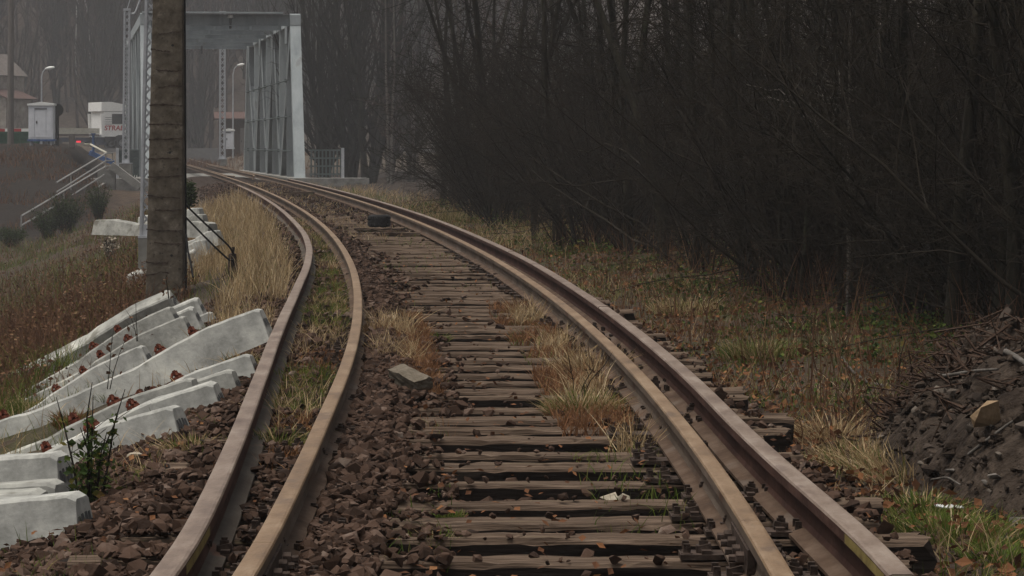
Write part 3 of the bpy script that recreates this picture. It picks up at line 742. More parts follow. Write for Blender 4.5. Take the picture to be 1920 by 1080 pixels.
# ------------------------------------------------------------------ lattice masts
def lattice(u0, v0, u1, v1, Y, w, name, lab, foot=None, arm=None, group='galvanised lattice masts', extra=0., zig=.0):
    a = pix(u0, v0, Y); b = pix(u1, v1, Y); L = (b-a).length
    b = b+(b-a).normalized()*extra
    root = thing(name, lab, 'mast', a, 0, group); q = b-a
    ch = MB(); lc = MB()
    cs = [(-1, -1), (1, -1), (1, 1), (-1, 1)]
    def P(i, t): return Vector((cs[i][0]*w/2*(1-.12*t), cs[i][1]*w/2*(1-.12*t), 0))+q*t
    for i in range(4): ch.bar(P(i, 0), P(i, 1), w*.27, w*.27)
    step = w*1.15; n = int(q.length/step)
    for k in range(n):
        t0, t1 = k/n, (k+1)/n
        for i in range(4):
            j = (i+1) % 4
            lc.bar(P(i, t0), P(j, t1), w*.09, w*.09, up=(0, 1, 0)); lc.bar(P(j, t0), P(i, t1), w*.09, w*.09, up=(0, 1, 0))
    part('corner_post', ch, MT['galv'], root); part('lacing', lc, MT['galv'], root)
    cp = MB(); cp.box(q+Vector((0, 0, .04)), (w*1.25, w*1.25, .1)); part('mast_cap', cp, MT['galv'], root)
    if foot:
        fb = MB(); fb.box((0, 0, -foot[1]/2-.02), (foot[0], foot[0], foot[1])); part('footing', fb, MT['abut'], root)
        fp = MB(); fp.box((0, 0, .0), (foot[0]*1.02, foot[0]*1.02, .03)); fp.box((0, -w*.3, .09), (w*1.1, w*.6, .16), taper=.7); part('foot_plate', fp, MT['galv'], root)
    return root, a, q
r1, a1, q1 = lattice(274.5, 444, 284, 0, 43, .135, 'lattice_mast', 'pale galvanised lattice mast on a concrete footing close behind the concrete pole', foot=(.2, 1.1), extra=3)
r2, a2, q2 = lattice(236, 306, 238.5, 20, 134, .23, 'lattice_mast', 'slender galvanised lattice mast in front of the truck with a bent arm at its top', foot=(.5, .5))
mb = MB(); s_ = lambda u, v: pix(u, v, 134)-a2
mb.tube([s_(239, 26), (s_(252, 25)), s_(256, 18), s_(262, 2), s_(266, -20), s_(268, -60)], .045, 6); mb.tube([s_(238, 18), s_(243, 2), s_(250, -20)], .02, 5)
part('bent_arm', mb, MT['galv'], r2)
lattice(417, 298, 417.5, 84-60, 190, .3, 'lattice_mast', 'lattice mast seen through the bridge portal in front of the red roofed hut', foot=(.5, .4))

# ------------------------------------------------------------------ truss bridge
BN = pix(562, 333, 137.0); BF = pix(465, 317.5, 177.0)
BA = Vector((BF.x-BN.x, BF.y-BN.y, 0)); BL = BA.length; BA.normalize(); BP = Vector((BA.y, -BA.x, 0))
ZG = -.10
def bw(a, p, z): return Vector((BN.x, BN.y, 0))+BA*a+BP*p+Vector((0, 0, z))
def bridge():
    root = thing('truss_bridge', 'grey painted steel truss railway bridge with an open portal over the track', 'bridge', (BN.x, BN.y, ZG))
    T = Vector((BN.x, BN.y, ZG)); n = 4; pan = BL/n; HT = 7.0
    W = 6.5
    def b(a, p, z): return bw(a, p, z)-T
    for p0, nm in ((0, 'right'), (-W, 'left')):
        g = MB()
        g.bar(b(pan*.5-2.4, p0, HT-.24), b(BL-pan*.5+2.4, p0, HT-.24), .46, .44)
        g.bar(b(-.3, p0, ZG-.42), b(BL+.3, p0, ZG-.42), .5, .7)
        part('chord', g, MT['bridge'], root)
        for k in range(n):
            lo1, hi, lo2 = b(k*pan, p0, ZG-.2), b((k+.5)*pan+(-2.1 if k == 0 else 2.1 if k == n-1 else 0), p0, HT-.42), b((k+1)*pan, p0, ZG-.2)
            for q, (s0, s1) in enumerate(((lo1, hi), (lo2, hi))):
                d = MB()
                end = (k == 0 and q == 0) or (k == n-1 and q == 1)
                if end:
                    d.bar(s0, s1+(s1-s0).normalized()*.4, .46, .46, up=BP)
                    ax = BP
                else:       # H section: two flanges and a web
                    for off in (-.19, .19): d.bar(s0+BP*off, s1+BP*off, .64, .024, up=BP)
                    d.bar(s0, s1, .02, .36, up=BP)
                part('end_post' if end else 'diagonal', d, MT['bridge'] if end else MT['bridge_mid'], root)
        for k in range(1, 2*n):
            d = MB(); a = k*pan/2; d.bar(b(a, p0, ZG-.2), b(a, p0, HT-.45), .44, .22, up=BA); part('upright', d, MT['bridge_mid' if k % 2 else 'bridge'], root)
        for z in (1.05, 2.55, 4.15):
            h = MB(); h.tube([b(.2+z*pan*.5/HT, p0-(.28 if p0 == 0 else -.28), z), b(BL-.4-z*pan*.5/HT, p0-(.28 if p0 == 0 else -.28), z)], .03, 6); 
            for k in range(1, 2*n): h.box(b(k*pan/2, p0-(.26 if p0 == 0 else -.26), z), (.10, .22, .16))
            part('handrail', h, MT['bridge_dark'], root)
    for p0 in (0, -W):
        for k in range(n):
            g = MB(); sgn = -1 if p0 == 0 else 1
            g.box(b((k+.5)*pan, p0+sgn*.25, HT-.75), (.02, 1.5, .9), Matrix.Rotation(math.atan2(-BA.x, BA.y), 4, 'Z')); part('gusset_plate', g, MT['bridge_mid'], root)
    for k in range(7):
        m = MB(); a = pan*.5-2.1+(BL-pan+4.2)*k/6
        c0, c1 = b(a, -W+.2, HT-.25), b(a, -.2, HT-.25)
        m.bar(c0, c1, .02, .46); m.bar(c0+Vector((0, 0, .235)), c1+Vector((0, 0, .235)), .30, .025); m.bar(c0-Vector((0, 0, .235)), c1-Vector((0, 0, .235)), .30, .025)
        for j in range(1, 4): m.bar(b(a-.08, -W*j/4, HT-.47), b(a-.08, -W*j/4, HT-.03), .12, .02)
        part('cross_beam', m, MT['bridge_mid'], root)
    m = MB(); m.bar(b(pan*.5-2.35, -W-.15, HT+.06), b(pan*.5-2.35, -.55, HT+.06), .42, .07); part('portal_cap', m, MT['bridge'], root, label='pale cap plate along the top of the portal')
    for k in range(n-1):
        m = MB(); i, j = (0.4, W-.4) if k % 2 else (W-.4, .4)
        m.bar(b((k+.5)*pan, -i, HT-.12), b((k+1.5)*pan, -j, HT-.12), .12, .10); part('top_brace', m, MT['bridge'], root)
    m = MB(); m.box(b(BL/2, -W/2, ZG-.32), (W-.7, BL, .3), Matrix.Rotation(math.atan2(-BA.x, BA.y), 4, 'Z')); part('deck', m, MT['abut'], root)
    m = MB()
    for p0, q0 in ((-.25, .0), (-W-.25, 0)):
        m.box(b(BL/2, p0+.25, ZG-.03), (.9, BL+.6, .05), Matrix.Rotation(math.atan2(-BA.x, BA.y), 4, 'Z'))
    part('walkway', m, MT['abut'], root)
bridge()
def abutment(a0, a1, lab):
    rz = math.atan2(-BA.x, BA.y)
    root = thing('bridge_abutment', lab, 'abutment', bw((a0+a1)/2, -3.25, 0), rz, 'concrete bridge abutments')
    L = abs(a1-a0)
    m = MB(); m.box((4.45, 0, -2.1), (3.2, L, 4.0)); m.box((-4.45, 0, -2.1), (3.2, L, 4.0)); m.box((0, 0, -2.25), (5.7, L-.02, 3.7)); part('body', m, MT['abut'], root)
    return root
abutment(-2.0, -.35, 'near concrete abutment carrying the bridge end posts and the railings')
abutment(BL+.35, BL+2, 'far concrete abutment at the other end of the steel bridge')
def railing(p0, p1, a, lab, solid):
    T = bw(a, p0, ZG)
    root = thing('bridge_railing', lab, 'railing', T, 0, 'railings beside the bridge portal'); b = lambda p, z, aa=a: bw(aa, p, z)-T
    Hh = 1.28
    m = MB(); 
    for z in (.16, .5, .84, 1.18): m.bar(b(p0, ZG+z), b(p1, ZG+z, a+.35), .05, .07)
    part('rail_bar', m, MT['bridge_dark'], root)
    m = MB(); n = 9
    for i in range(n):
        t = (i+.5)/n; m.bar(b(p0+(p1-p0)*t, ZG+.04, a+.35*t), b(p0+(p1-p0)*t, ZG+1.2, a+.35*t), .07, .03)
    part('picket', m, MT['bridge_dark'], root)
    m = MB(); m.bar(b(p1, ZG, a+.35), b(p1, ZG+Hh, a+.35), .12, .12); part('end_post', m, MT['galv'], root)
    if solid:
        m = MB(); m.bar(b(p0, ZG+.66, a+.06), b(p1, ZG+.66, a+.42), .02, 1.05); part('panel', m, MT['bridge_dark'], root)
railing(.35, 1.80, -.9, 'grey barred railing right of the bridge portal with a white end post', False)
railing(-6.85, -7.75, -1.1, 'green grey solid railing left of the bridge portal behind the mast', True)
# small lamps hanging in the portal
for u, v, Y, lab in ((432, 33, 139.5, 'small white capped lamp hanging from the portal beam'), (378, 84, 171, 'tiny dark lamp hanging below the far cross beam')):
    p = pix(u, v, Y); root = thing('hanging_lamp', lab, 'lamp', p, 0, 'lamps hanging under the bridge beams')
    m = MB(); m.lathe([(0, .13), (.11, .11), (.13, .0), (.05, -.02), (0, -.02)], 10); part('lamp_cap', m, MT['white'] if Y < 150 else MT['dark'], root)
    m = MB(); m.lathe([(0, -.28), (.05, -.26), (.05, -.02), (.0, -.02)], 8); m.tube([(0, 0, -.28), (0, 0, -.48)], .05, 8); part('lamp_tube', m, MT['dark'], root)
# ------------------------------------------------------------------ things lying on the track
def tyre():
    p = ground_at(711, 441); z = .045
    root = thing('small_tyre', 'small black rubber tyre lying flat on a board between the rails', 'tyre', (p.x, p.y, z), .3)
    m = MB(); R, w = .176, .19
    prof = [(R*.55, 0.0), (R*.62, -.003), (R*.86, 0), (R*.97, .022), (R, .05), (R, w-.05), (R*.97, w-.022), (R*.86, w), (R*.62, w+.003), (R*.55, w), (R*.52, w-.02), (R*.52, .02), (R*.55, 0)]
    m.lathe(prof, 36); part('tyre_casing', m, MT['dark'], root, smooth=True)
    m = MB()
    for k in range(30):
        a = k*2*PI/30
        for zz in (.045, w-.045): m.box((math.cos(a)*R, math.sin(a)*R, zz), (.012, .02, .04), Matrix.Rotation(a, 4, 'Z') @ Matrix.Rotation(.5, 4, 'X'))
    part('tread', m, MT['dark'], root)
    m = MB(); m.lathe([(R*.52, .03), (R*.3, .05), (R*.12, .06), (R*.12, .1), (R*.3, .1), (R*.52, w-.03)], 20); part('rim', m, MT['iron'], root)
tyre()
def board(u, v, L, w, h, rz, z, label, tilt=0., mk='wood'):
    p = ground_at(u, v)
    m = MB(); r = np.random.default_rng(int(u+v)); n = 12; xs = np.linspace(-L/2, L/2, n)
    prof = np.array([(-.5, 0), (-.5, 1), (.5, 1), (.5, 0)])
    P = np.stack([np.broadcast_to(xs[:, None], (n, 4)), prof[:, 0]*w+np.zeros((n, 1)), prof[:, 1]*h+np.zeros((n, 1))], -1)+r.normal(0, .004, (n, 4, 3))
    i = np.arange(n-1)[:, None]*4; j = np.arange(4)[None]; j2 = (j+1) % 4
    m.add(P.reshape(-1, 3), np.stack([i+j, i+4+j, i+4+j2, i+j2], -1).reshape(-1, 4)); m.ngon(P[0]); m.ngon(P[-1][::-1])
    o = link('loose_board', m.mesh('loose_board', MT[mk])); o.location = (p.x, p.y, z); o.rotation_euler = (0, tilt, rz)
    tag(o, label, 'board', 'loose boards on the ballast'); return o
board(712, 444, .75, .42, .035, -.08, .012, 'brown board under the small tyre')
board(770, 452, .9, .2, .05, .03, -.01, 'dark plank lying across the sleepers just in front of the tyre')
board(560, 372, .8, .25, .09, -.1, .0, 'low dark board on the far ballast beside the right rail curve')
def slab():
    p = ground_at(770, 760)
    m = MB(); r = np.random.default_rng(2)
    bm = bmesh.new(); bmesh.ops.create_cube(bm, size=1); bmesh.ops.subdivide_edges(bm, edges=bm.edges, cuts=4, use_grid_fill=True)
    V = np.array([v.co[:] for v in bm.verts])*np.array([.11, .25, .075])+r.normal(0, .003, (len(bm.verts), 3))
    V[:, 2] *= 1-.25*(V[:, 0] > .05); m.add(V, [[v.index for v in f.verts] for f in bm.faces]); bm.free()
    o = link('stone_slab', m.mesh('stone_slab', MT['polewood'] if False else mat('slab_stone', two((.085, .07, .05), (.16, .135, .105)), scale=12, bump=.5, bscale=40)))
    o.location = (p.x, p.y, .075); o.rotation_euler = (.25, -.3, .62)
    tag(o, 'greyish brown broken slab propped on the ballast left of the sleepers', 'slab')
slab()
def scrap(u, v, size, label, cat='litter', m='white_bit', lift=.02):
    p = ground_at(u, v); r = np.random.default_rng(int(u*3+v)); b = MB(); n = 7
    g = np.array([(i, j) for i in range(n) for j in range(4)], float); g[:, 0] = g[:, 0]/(n-1)-.5; g[:, 1] = g[:, 1]/3-.5
    z = .25*r.normal(0, .3, len(g))
    V = np.c_[g[:, 0]*size, g[:, 1]*size*.35, z*size*.5]
    i, j = np.meshgrid(np.arange(n-1), np.arange(3), indexing='ij'); a = (i*4+j).ravel()
    b.add(V, np.c_[a, a+4, a+5, a+1]); b.add(V-np.array([0, 0, .004]), np.c_[a+1, a+5, a+4, a])
    o = link('scrap', b.mesh('scrap', MT[m])); o.location = (p.x, p.y, p.z+lift+.02); o.rotation_euler = (.2, .1, r.uniform(-.6, .6)); tag(o, label, cat, 'bits of litter near the track')
scrap(448, 1035, .04, 'small white scrap lying between the two left rails'); scrap(697, 904, .07, 'bright sliver of plastic on the ballast beside a sleeper end')
scrap(560, 1006, .05, 'rust red leaf scrap beside the left running rail joint', 'leaf', 'rust'); scrap(1200, 842, .07, 'greenish white litter by the right rail fastening')
scrap(1780, 968, .12, 'pale torn plastic in the grass by the soil heap'); scrap(1248, 437, .09, 'pale pointed rubbish beside the concrete sleeper pile') if False else None

# ------------------------------------------------------------------ soil heap at the right
HC = (2.88, 15.4)
def heap_h(x, y):
    dx = (x-HC[0]-.05*(y-HC[1]))/1.15; dy = (y-HC[1])/3.2
    d = np.sqrt(dx*dx+dy*dy)
    h = .50*np.clip(1-d**4.5, 0, 1)**.9
    return h*(1+.25*vnoise(x, y, 2.2, 8)+.15*vnoise(x, y, 5, 9))+.03*vnoise(x, y, 9, 10)*(h > 0)
def heap_at(u, v):
    Y = np.linspace(10, 22, 3000); x = (u-960)/F*Y; z = CAMZ-(v-VH)/F*Y
    hit = np.nonzero(terrain(x, Y)+heap_h(x, Y) >= z)[0]; i = hit[0] if len(hit) else len(Y)-1
    return Vector((x[i], Y[i], z[i]))
def heap():
    n = 130; a = np.linspace(-1.5, 1.9, n); b = np.linspace(-3.4, 3.6, n)
    X, Y = np.meshgrid(HC[0]+a, HC[1]+b); h = heap_h(X, Y); Z = terrain(X, Y)+h-.02-.25*(h <= .01)
    i = np.arange(n-1)[:, None]*n; j = np.arange(n-1)[None]
    m = MB(); m.add(np.stack([X, Y, Z], -1).reshape(-1, 3), np.stack([i+j, i+j+1, i+n+j+1, i+n+j], -1).reshape(-1, 4))
    o = link('soil_heap', m.mesh('soil_heap', MT['heap'], True)); tag(o, 'heap of dark soil, roots and rubble at the right edge beside the wood', 'soil heap')
    r = np.random.default_rng(31); mb = MB(); k = 7000
    x = r.uniform(HC[0]-1.2, HC[0]+1.7, k); y = r.uniform(HC[1]-3, HC[1]+2.8, k); hh = heap_h(x, y); kp = hh > .05; x, y, hh = x[kp], y[kp], hh[kp]
    sz = .016*np.exp(r.normal(0, .65, len(x))); z = terrain(x, y)+hh+sz*.2
    sz = np.minimum(sz, .07); gk = r.uniform(0, 1, len(x)) < .22
    at = stones(mb, np.c_[x, y, z][~gk], sz[~gk], r); p = part('clods', mb, MT['heap'], o, attrs={'rnd': at}); p['kind'] = 'stuff'
    mb = MB(); at = stones(mb, np.c_[x, y, z][gk], sz[gk]*.8, r); p = part('gravel', mb, MT['heap_gravel'], o, attrs={'rnd': at}); p['kind'] = 'stuff'
    # roots and sticks
    rb = MB()
    for _ in range(300):
        t = r.uniform(0, 1); cx = r.normal(HC[0]-.75, .22) if t < .75 else r.uniform(HC[0]-.9, HC[0]+1); cy = r.normal(HC[1]+.9, .8) if t < .75 else r.uniform(HC[1]-2, HC[1]+2)
        z = gz(cx, cy)+float(heap_h(np.array([cx]), np.array([cy]))[0]); L = r.uniform(.08, .42); d = Vector((r.normal(0, 1), r.normal(0, .7), r.normal(.1, .6))).normalized()
        pts = [Vector((cx, cy, z+.01))+d*L*q+Vector((r.normal(0, .06), r.normal(0, .05), r.normal(0, .045)))*(q > 0) for q in (-.4, -.15, .1, .35, .6)]
        rb.tube(pts, np.linspace(.007, .0025, 5)*r.uniform(.4, 1.8), 4, caps=False)
    pr = part('roots', rb, MT['hutwood'], o); pr['kind'] = 'stuff'
    for u, v, Y, s, lab, mk in ((1845, 785, 14.3, .10, 'large tan rock half set in the soil heap', 'tan'), (1866, 892, 13.6, .04, 'grey rounded rock low on the soil heap', 'pale'), (1845, 920-17, 13.7, .03, 'small grey stone beside the rounded rock on the heap', 'pale'), (1780, 880, 13.6, .03, 'brownish stone at the foot of the heap', 'pale'), (1880, 1010, 11.6, .06, 'grey brown rock in the grass at the lower right edge', 'pale'), (1905, 985, 12, .07, 'flat rock at the right edge below the heap', 'pale'), (1815, 652, 17.2, .05, 'pale stone on the crest of the heap', 'pale'), (1850, 650, 17.0, .04, 'small pale rock on the heap crest nearer the right edge', 'pale'), (1785, 655, 17.4, .03, 'small stone on the left of the heap crest', 'pale')):
        hp = heap_at(u, v); x, Y, z = hp.x, hp.y, hp.z-.01
        bb = MB(); pv, pf = PROTO[int(u) % 10]; bb.add((pv @ rot_mats(1, r, .3)[0].T)*s*np.array([1, 1, 1.15 if mk == 'tan' else .8]), f3=pf)
        q = link('rock', bb.mesh('rock', mat('tan_rock', two((.17, .115, .065), (.30, .21, .13)), scale=14, bump=.4) if mk == 'tan' else mat('heap_rock', two((.085, .075, .065), (.18, .16, .14)), scale=14, bump=.4)))
        q.location = (x, Y-s*(.8 if mk == 'tan' else .5), z+s*.3); tag(q, lab, 'rock', 'rocks on and by the soil heap')
heap()
def stick(pts, r0, r1, lab, mt='greybark'):
    P = np.array(pts); t = np.linspace(0, 1, len(P)); tt = np.linspace(0, 1, 16)
    C = np.c_[[np.interp(tt, t, P[:, i]) for i in range(3)]].T
    for _ in range(2): C[1:-1] = (C[:-2]+C[1:-1]*2+C[2:])/4
    m = MB(); m.tube(C, np.linspace(r0, r1, 16), 6); tag(link('fallen_branch', m.mesh('fallen_branch', MT[mt], True)), lab, 'branch', 'fallen branches by the heap')
def gp(u, v, Y): return heap_at(u, v)+Vector((0, -.02, .015))
stick([gp(1578, 674, 19.9), gp(1600, 703, 19.4), gp(1628, 722, 19.0), gp(1655, 727, 18.9)], .009, .012, 'bleached curved branch lying in the undergrowth left of the soil heap')
stick([gp(1700, 705, 16.6), gp(1760, 712, 16.3), gp(1830, 700, 16.2), gp(1870, 698, 16)], .012, .006, 'dark stick lying across the top of the soil heap')
stick([gp(1815, 858, 13.6), gp(1850, 830, 13.7), gp(1890, 800, 13.8), gp(1925, 780, 13.9)], .008, .005, 'thin pale stick slanting over the right of the heap')
stick([gp(1880, 662, 16.5), gp(1905, 675, 16.3), gp(1925, 690, 16.2)], .014, .012, 'short pale branch at the crest of the heap by the right edge')
stick([gp(1745, 905, 12.9), gp(1775, 900, 12.9), gp(1800, 915, 12.8)], .005, .004, 'small arched twig at the foot of the heap')

# ------------------------------------------------------------------ far left: cabinets, stairs, poles, house, truck
def cabinet(u, v, Y, w, h, legs, lab, rz=.0):
    b = pix(u, v, Y); root = thing('relay_cabinet', lab, 'cabinet', b, rz, 'railway relay cabinets'); d = w*.6
    m = MB(); m.box((0, 0, legs+h/2), (w, d, h)); m.box((0, -d/2-.012, legs+h*.48), (w*.42, .02, h*.86)); m.box((w*.34, -d/2-.012, legs+h*.48), (w*.22, .02, h*.86)); m.box((-w*.36, -d/2-.012, legs+h*.48), (w*.2, .02, h*.86)); part('body', m, MT['cabinet'], root)
    m = MB(); m.box((0, -d/2-.03, legs+h*.9), (w*.5, .02, .05)); part('vent', m, MT['hole'], root)
    m = MB(); m.box((-w*.16, -d/2-.03, legs+h*.5), (.05, .03, .12)); part('handle', m, MT['dark'], root)
    m = MB(); a = w/2+.05; y0, y1 = -d/2-.06, d/2+.06; z = legs+h
    v_ = [(-a, y0, z), (a, y0, z), (a, y0, z+.08), (0, y0, z+.16), (-a, y0, z+.08)]; v2 = [(x, y1, zz) for x, _, zz in v_]
    m.ngon(v_); m.ngon(v2[::-1]); m.add(v_+v2, [(i, 5+i, 5+(i+1) % 5, (i+1) % 5) for i in range(5)]); part('roof', m, MT['white'], root)
    m = MB(); m.box((0, 0, legs-.05), (w*1.1, d*1.05, .09)); part('base_frame', m, MT['blue'] if Y < 160 else MT['cabinet'], root)
    for sx in (-1, 1):
        for sy in (-1, 1):
            m = MB(); m.box((sx*w*.42, sy*d*.4, legs/2-.15), (.07, .07, legs+.3-.1)); part('leg', m, MT['galv'], root)
cabinet(78.5, 271, 143, 1.1, 1.5, .24, 'pale grey relay cabinet on four legs at the top of the dirt bank')
cabinet(429, 283, 196, .62, 1.0, .22, 'small pale cabinet beside the lattice mast beyond the portal')
def street_lamp(u, v0, v1, Y, du, lab):
    b = pix(u, v0, Y); k = Y/F; H = (v0-v1)*k
    root = thing('street_lamp', lab, 'street lamp', b, 0, 'street lamps in the valley')
    m = MB(); m.tube([(0, 0, -.5), (0, 0, H*.5), (0, 0, H*.9), (du*.3*k, 0, H*.97), (du*k, 0, H+.05)], [.05, .045, .035, .03, .03], 8); part('lamp_post', m, MT['galv'], root)
    m = MB(); n = 10; t = np.linspace(0, 1, n); m.tube(np.c_[du*k+t*.45, np.zeros(n), H+.05+.08*t], .09*np.sin(np.clip(t, .06, .94)*PI)**.5, 10); part('lamp_head', m, MT['white'], root)
street_lamp(78, 268, 131, 158, 7, 'street lamp with a curved neck rising behind the relay cabinet')
street_lamp(437, 282, 124, 205, 8, 'street lamp seen through the bridge portal')
def utility_pole():
    b = pix(20, 275, 150); root = thing('utility_pole', 'plain grey wooden pole at the left edge in front of the old house', 'pole', b)
    m = MB(); m.tube([(0, 0, -.6), (0, 0, 4), (.05, 0, 9.5)], [.155, .15, .12], 12); part('pole_shaft', m, MT['polewood'], root)
utility_pole()
def stairs():
    Y = 128.; root_p = pix(40, 432, 114)
    def SY(u): return 113.5+(u-40)/160*18
    root = thing('stair_railing', 'steep concrete steps with white tubular handrails up to the bridge abutment', 'steps', root_p)
    def s(u, v, dy=0): return pix(u, v, SY(u)+dy)-root_p
    for dy, dv, nm in ((0, 0, 'near'), (2.0, -24, 'far')):
        u0 = 40 if nm == 'near' else 106
        f = lambda u, off: s(u, 405+(312-405)*(u-40)/(198-40)+off+dv, dy)
        m = MB(); m.tube([f(u0, 0), f(120, 0), f(198, 0), s(211, 311+dv, dy), s(211, 325+dv, dy), s(198, 326+dv, dy), f(120, 18), f(u0, 18)], .032, 6); part('handrail', m, MT['tube_rail'], root)
        for u in ((40, 119.5, 198) if nm == 'near' else (133, 198)):
            m = MB(); m.tube([f(u, 0), f(u, 37)], .03, 6); part('post', m, MT['tube_rail'], root)
    m = MB(); k = 14
    for i in range(k):
        t = i/(k-1); p = s(50+148*t, 443-98*t, .9); m.box(p+Vector((0, 0, -.35)), (.34, 1.6, .7))
    part('steps', m, MT['abut'], root)
    m = MB(); a, b_ = s(45, 440, -.05), s(198, 346, -.05); m.bar(a, b_, .12, .2); part('string_wall', m, MT['abut'], root)
stairs()
def wing_wall():
    p = pix(222, 335, 131); root = thing('wing_wall', 'small sloping concrete wing wall below the left bridge railing', 'wall', p)
    m = MB(); m.bar((-.3, 0, .55), (.9, 0, -.35), .35, .3); m.box((-.5, .2, -.2), (.7, .5, 1.2)); part('body', m, MT['abut'], root)
wing_wall()
def pipe_thing():
    p = pix(183, 297, 138); o = MB(); o.bar((-.35, 0, .25), (.7, 0, -.2), .2, .2); o.bar((-.3, 0, .3), (.1, .2, .0), .3, .1)
    q = link('blue_tarp_roll', o.mesh('blue_tarp_roll', MT['blue'])); q.location = p; tag(q, 'bright blue roll lying at the head of the steps', 'roll')
    p = pix(175, 271, 150); o = MB(); o.tube([(0, 0, -.4), (0, 0, .5)], .06, 8); o.box((0, 0, .5), (.2, .2, .05))
    q = link('marker_post', o.mesh('marker_post', MT['blue'])); q.location = p; tag(q, 'short blue marker post on top of the dirt bank', 'post')
    p = pix(135, 270, 146); o = MB(); o.box((0, 0, .1), (.28, .1, .6)); o.box((0, -.06, .1), (.2, .03, .5))
    q = link('grey_box', o.mesh('grey_box', MT['polewood'])); q.location = p; tag(q, 'grey upright box in front of the truck bed', 'box')
    o = MB(); Y = 148
    pts = [pix(158, 270, Y), pix(170, 271, Y), pix(185, 279, Y-4), pix(200, 287, Y-10)]; o.tube(pts, .05, 6)
    q = link('guide_pipe', o.mesh('guide_pipe', MT['cream'])); tag(q, 'long pale pipe rail curving along the top of the bank to the steps', 'pipe')
pipe_thing()
def signal():
    p = pix(107, 268, 150); root = thing('crossing_signal', 'dark railway crossing signal seen from behind beside the relay cabinet', 'signal', p)
    m = MB(); m.tube([(0, 0, -.4), (0, 0, 1.5)], .09, 8); part('signal_post', m, MT['dark'], root)
    m = MB(); m.lathe([(0, .06), (.30, .06), (.31, 0), (.30, -.05), (.0, -.08)], 20, Matrix.Translation((.0, 0, 1.55)) @ Matrix.Rotation(PI/2, 4, 'X')); part('backboard', m, MT['dark'], root)
signal()
def barrier():
    p = pix(55, 245, 165); root = thing('barrier_boom', 'lowered red and white level crossing barrier boom at the left edge', 'barrier', p)
    k = 165/F; m = MB()
    for i in range(12):
        m.box((-i*.42-.2, 0, 0), (.42, .07, .2), m=i % 2)
    part('boom', m, [MT['white'], MT['redpaint']], root)
    m = MB(); m.box((.3, 0, -.5), (.4, .4, 1.4)); part('drive_housing', m, MT['green'], root)
    p2 = pix(20, 262, 160); r2 = thing('guard_fence', 'dark green low guard fence under the barrier boom', 'fence', p2); m = MB()
    for z in (-.12, .12, .36): m.bar((-2, 0, z), (1.3, .5, z), .05, .10)
    part('fence_bar', m, MT['green'], r2)
    for x in (-1.6, -.6, .4, 1.2):
        m = MB(); m.bar((x, .0+(x+2)*.15, -.5), (x, (x+2)*.15, .42), .08, .08); part('fence_post', m, MT['green'], r2)
    m = MB(); m.bar((-2, .06, .06), (1.3, .56, .06), .02, .5); part('fence_panel', m, MT['green'], r2)
barrier()
def house():
    p = pix(-26, 250, 275); root = thing('old_house', 'old plastered house with a pale gable at the left edge', 'house', p, -.35); root.scale = (.9, .9, .82)
    m = MB(); m.box((0, 0, 2.6), (4.4, 7, 7)); m.ngon([(-2.2, -3.5, 6.1), (2.2, -3.5, 6.1), (0, -3.5, 8.3)]); m.ngon([(2.2, 3.5, 6.1), (-2.2, 3.5, 6.1), (0, 3.5, 8.3)]); part('wall', m, MT['plaster'], root)
    m = MB(); m.bar((1.25, 0, 7.15), (1.26, .01, 7.15), .01, .01)
    m = MB()
    for s_ in (-1, 1): m.box((s_*1.22, 0, 7.16), (3.3, 7.7, .14), Matrix.Rotation(s_*.785, 4, 'Y'))
    part('roof', m, MT['greyroof'], root)
    m = MB(); m.box((3.0, -1, 1.4), (2.2, 5, 4.6)); part('annex', m, MT['plaster'], root)
    m = MB(); m.box((3.05, -1, 4.2), (3.2, 5.8, .14), Matrix.Rotation(.42, 4, 'Y')); part('annex_roof', m, MT['rooftile'], root, label='lower roof of faded red tiles')
    for x, z, h in ((.6, 3.6, 1.4), (.6, .9, 1.6), (-.8, 3.6, 1.4)):
        w = MB(); w.box((x, -3.52, z), (1.0, .06, h)); fr = part('window_frame', w, MT['white'], root); g = MB(); g.box((x, -3.56, z), (.84, .04, h-.16)); part('pane', g, MT['glass'], fr)
    w = MB(); w.box((2.9, -3.53, .6), (.9, .06, 2.0)); part('door', w, MT['hutwood'], root)
house()
def hut():
    p = pix(444, 283, 232); root = thing('wooden_hut', 'small dark wooden hut with a red roof seen through the bridge portal', 'hut', p, .12)
    m = MB(); m.box((0, 0, 1.0), (2.6, 2.4, 2.8)); part('wall', m, MT['hutwood'], root)
    m = MB(); m.box((0, -.75, 2.55), (3.3, 1.7, .10), Matrix.Rotation(.30, 4, 'X')); m.box((0, .75, 2.55), (3.3, 1.7, .10), Matrix.Rotation(-.30, 4, 'X')); part('roof', m, MT['rooftile'], root)
    m = MB(); m.box((.6, -1.22, .7), (.8, .05, 1.9)); d = part('door', m, MT['polewood'], root); m = MB(); m.box((.3, -1.26, .7), (.05, .04, .14)); part('handle', m, MT['dark'], d)
    m = MB(); m.box((-.6, -1.22, 1.2), (.7, .05, .7)); w = part('window_frame', m, MT['cream'], root); m = MB(); m.box((-.6, -1.25, 1.2), (.56, .03, .56)); part('pane', m, MT['glass'], w)
hut()
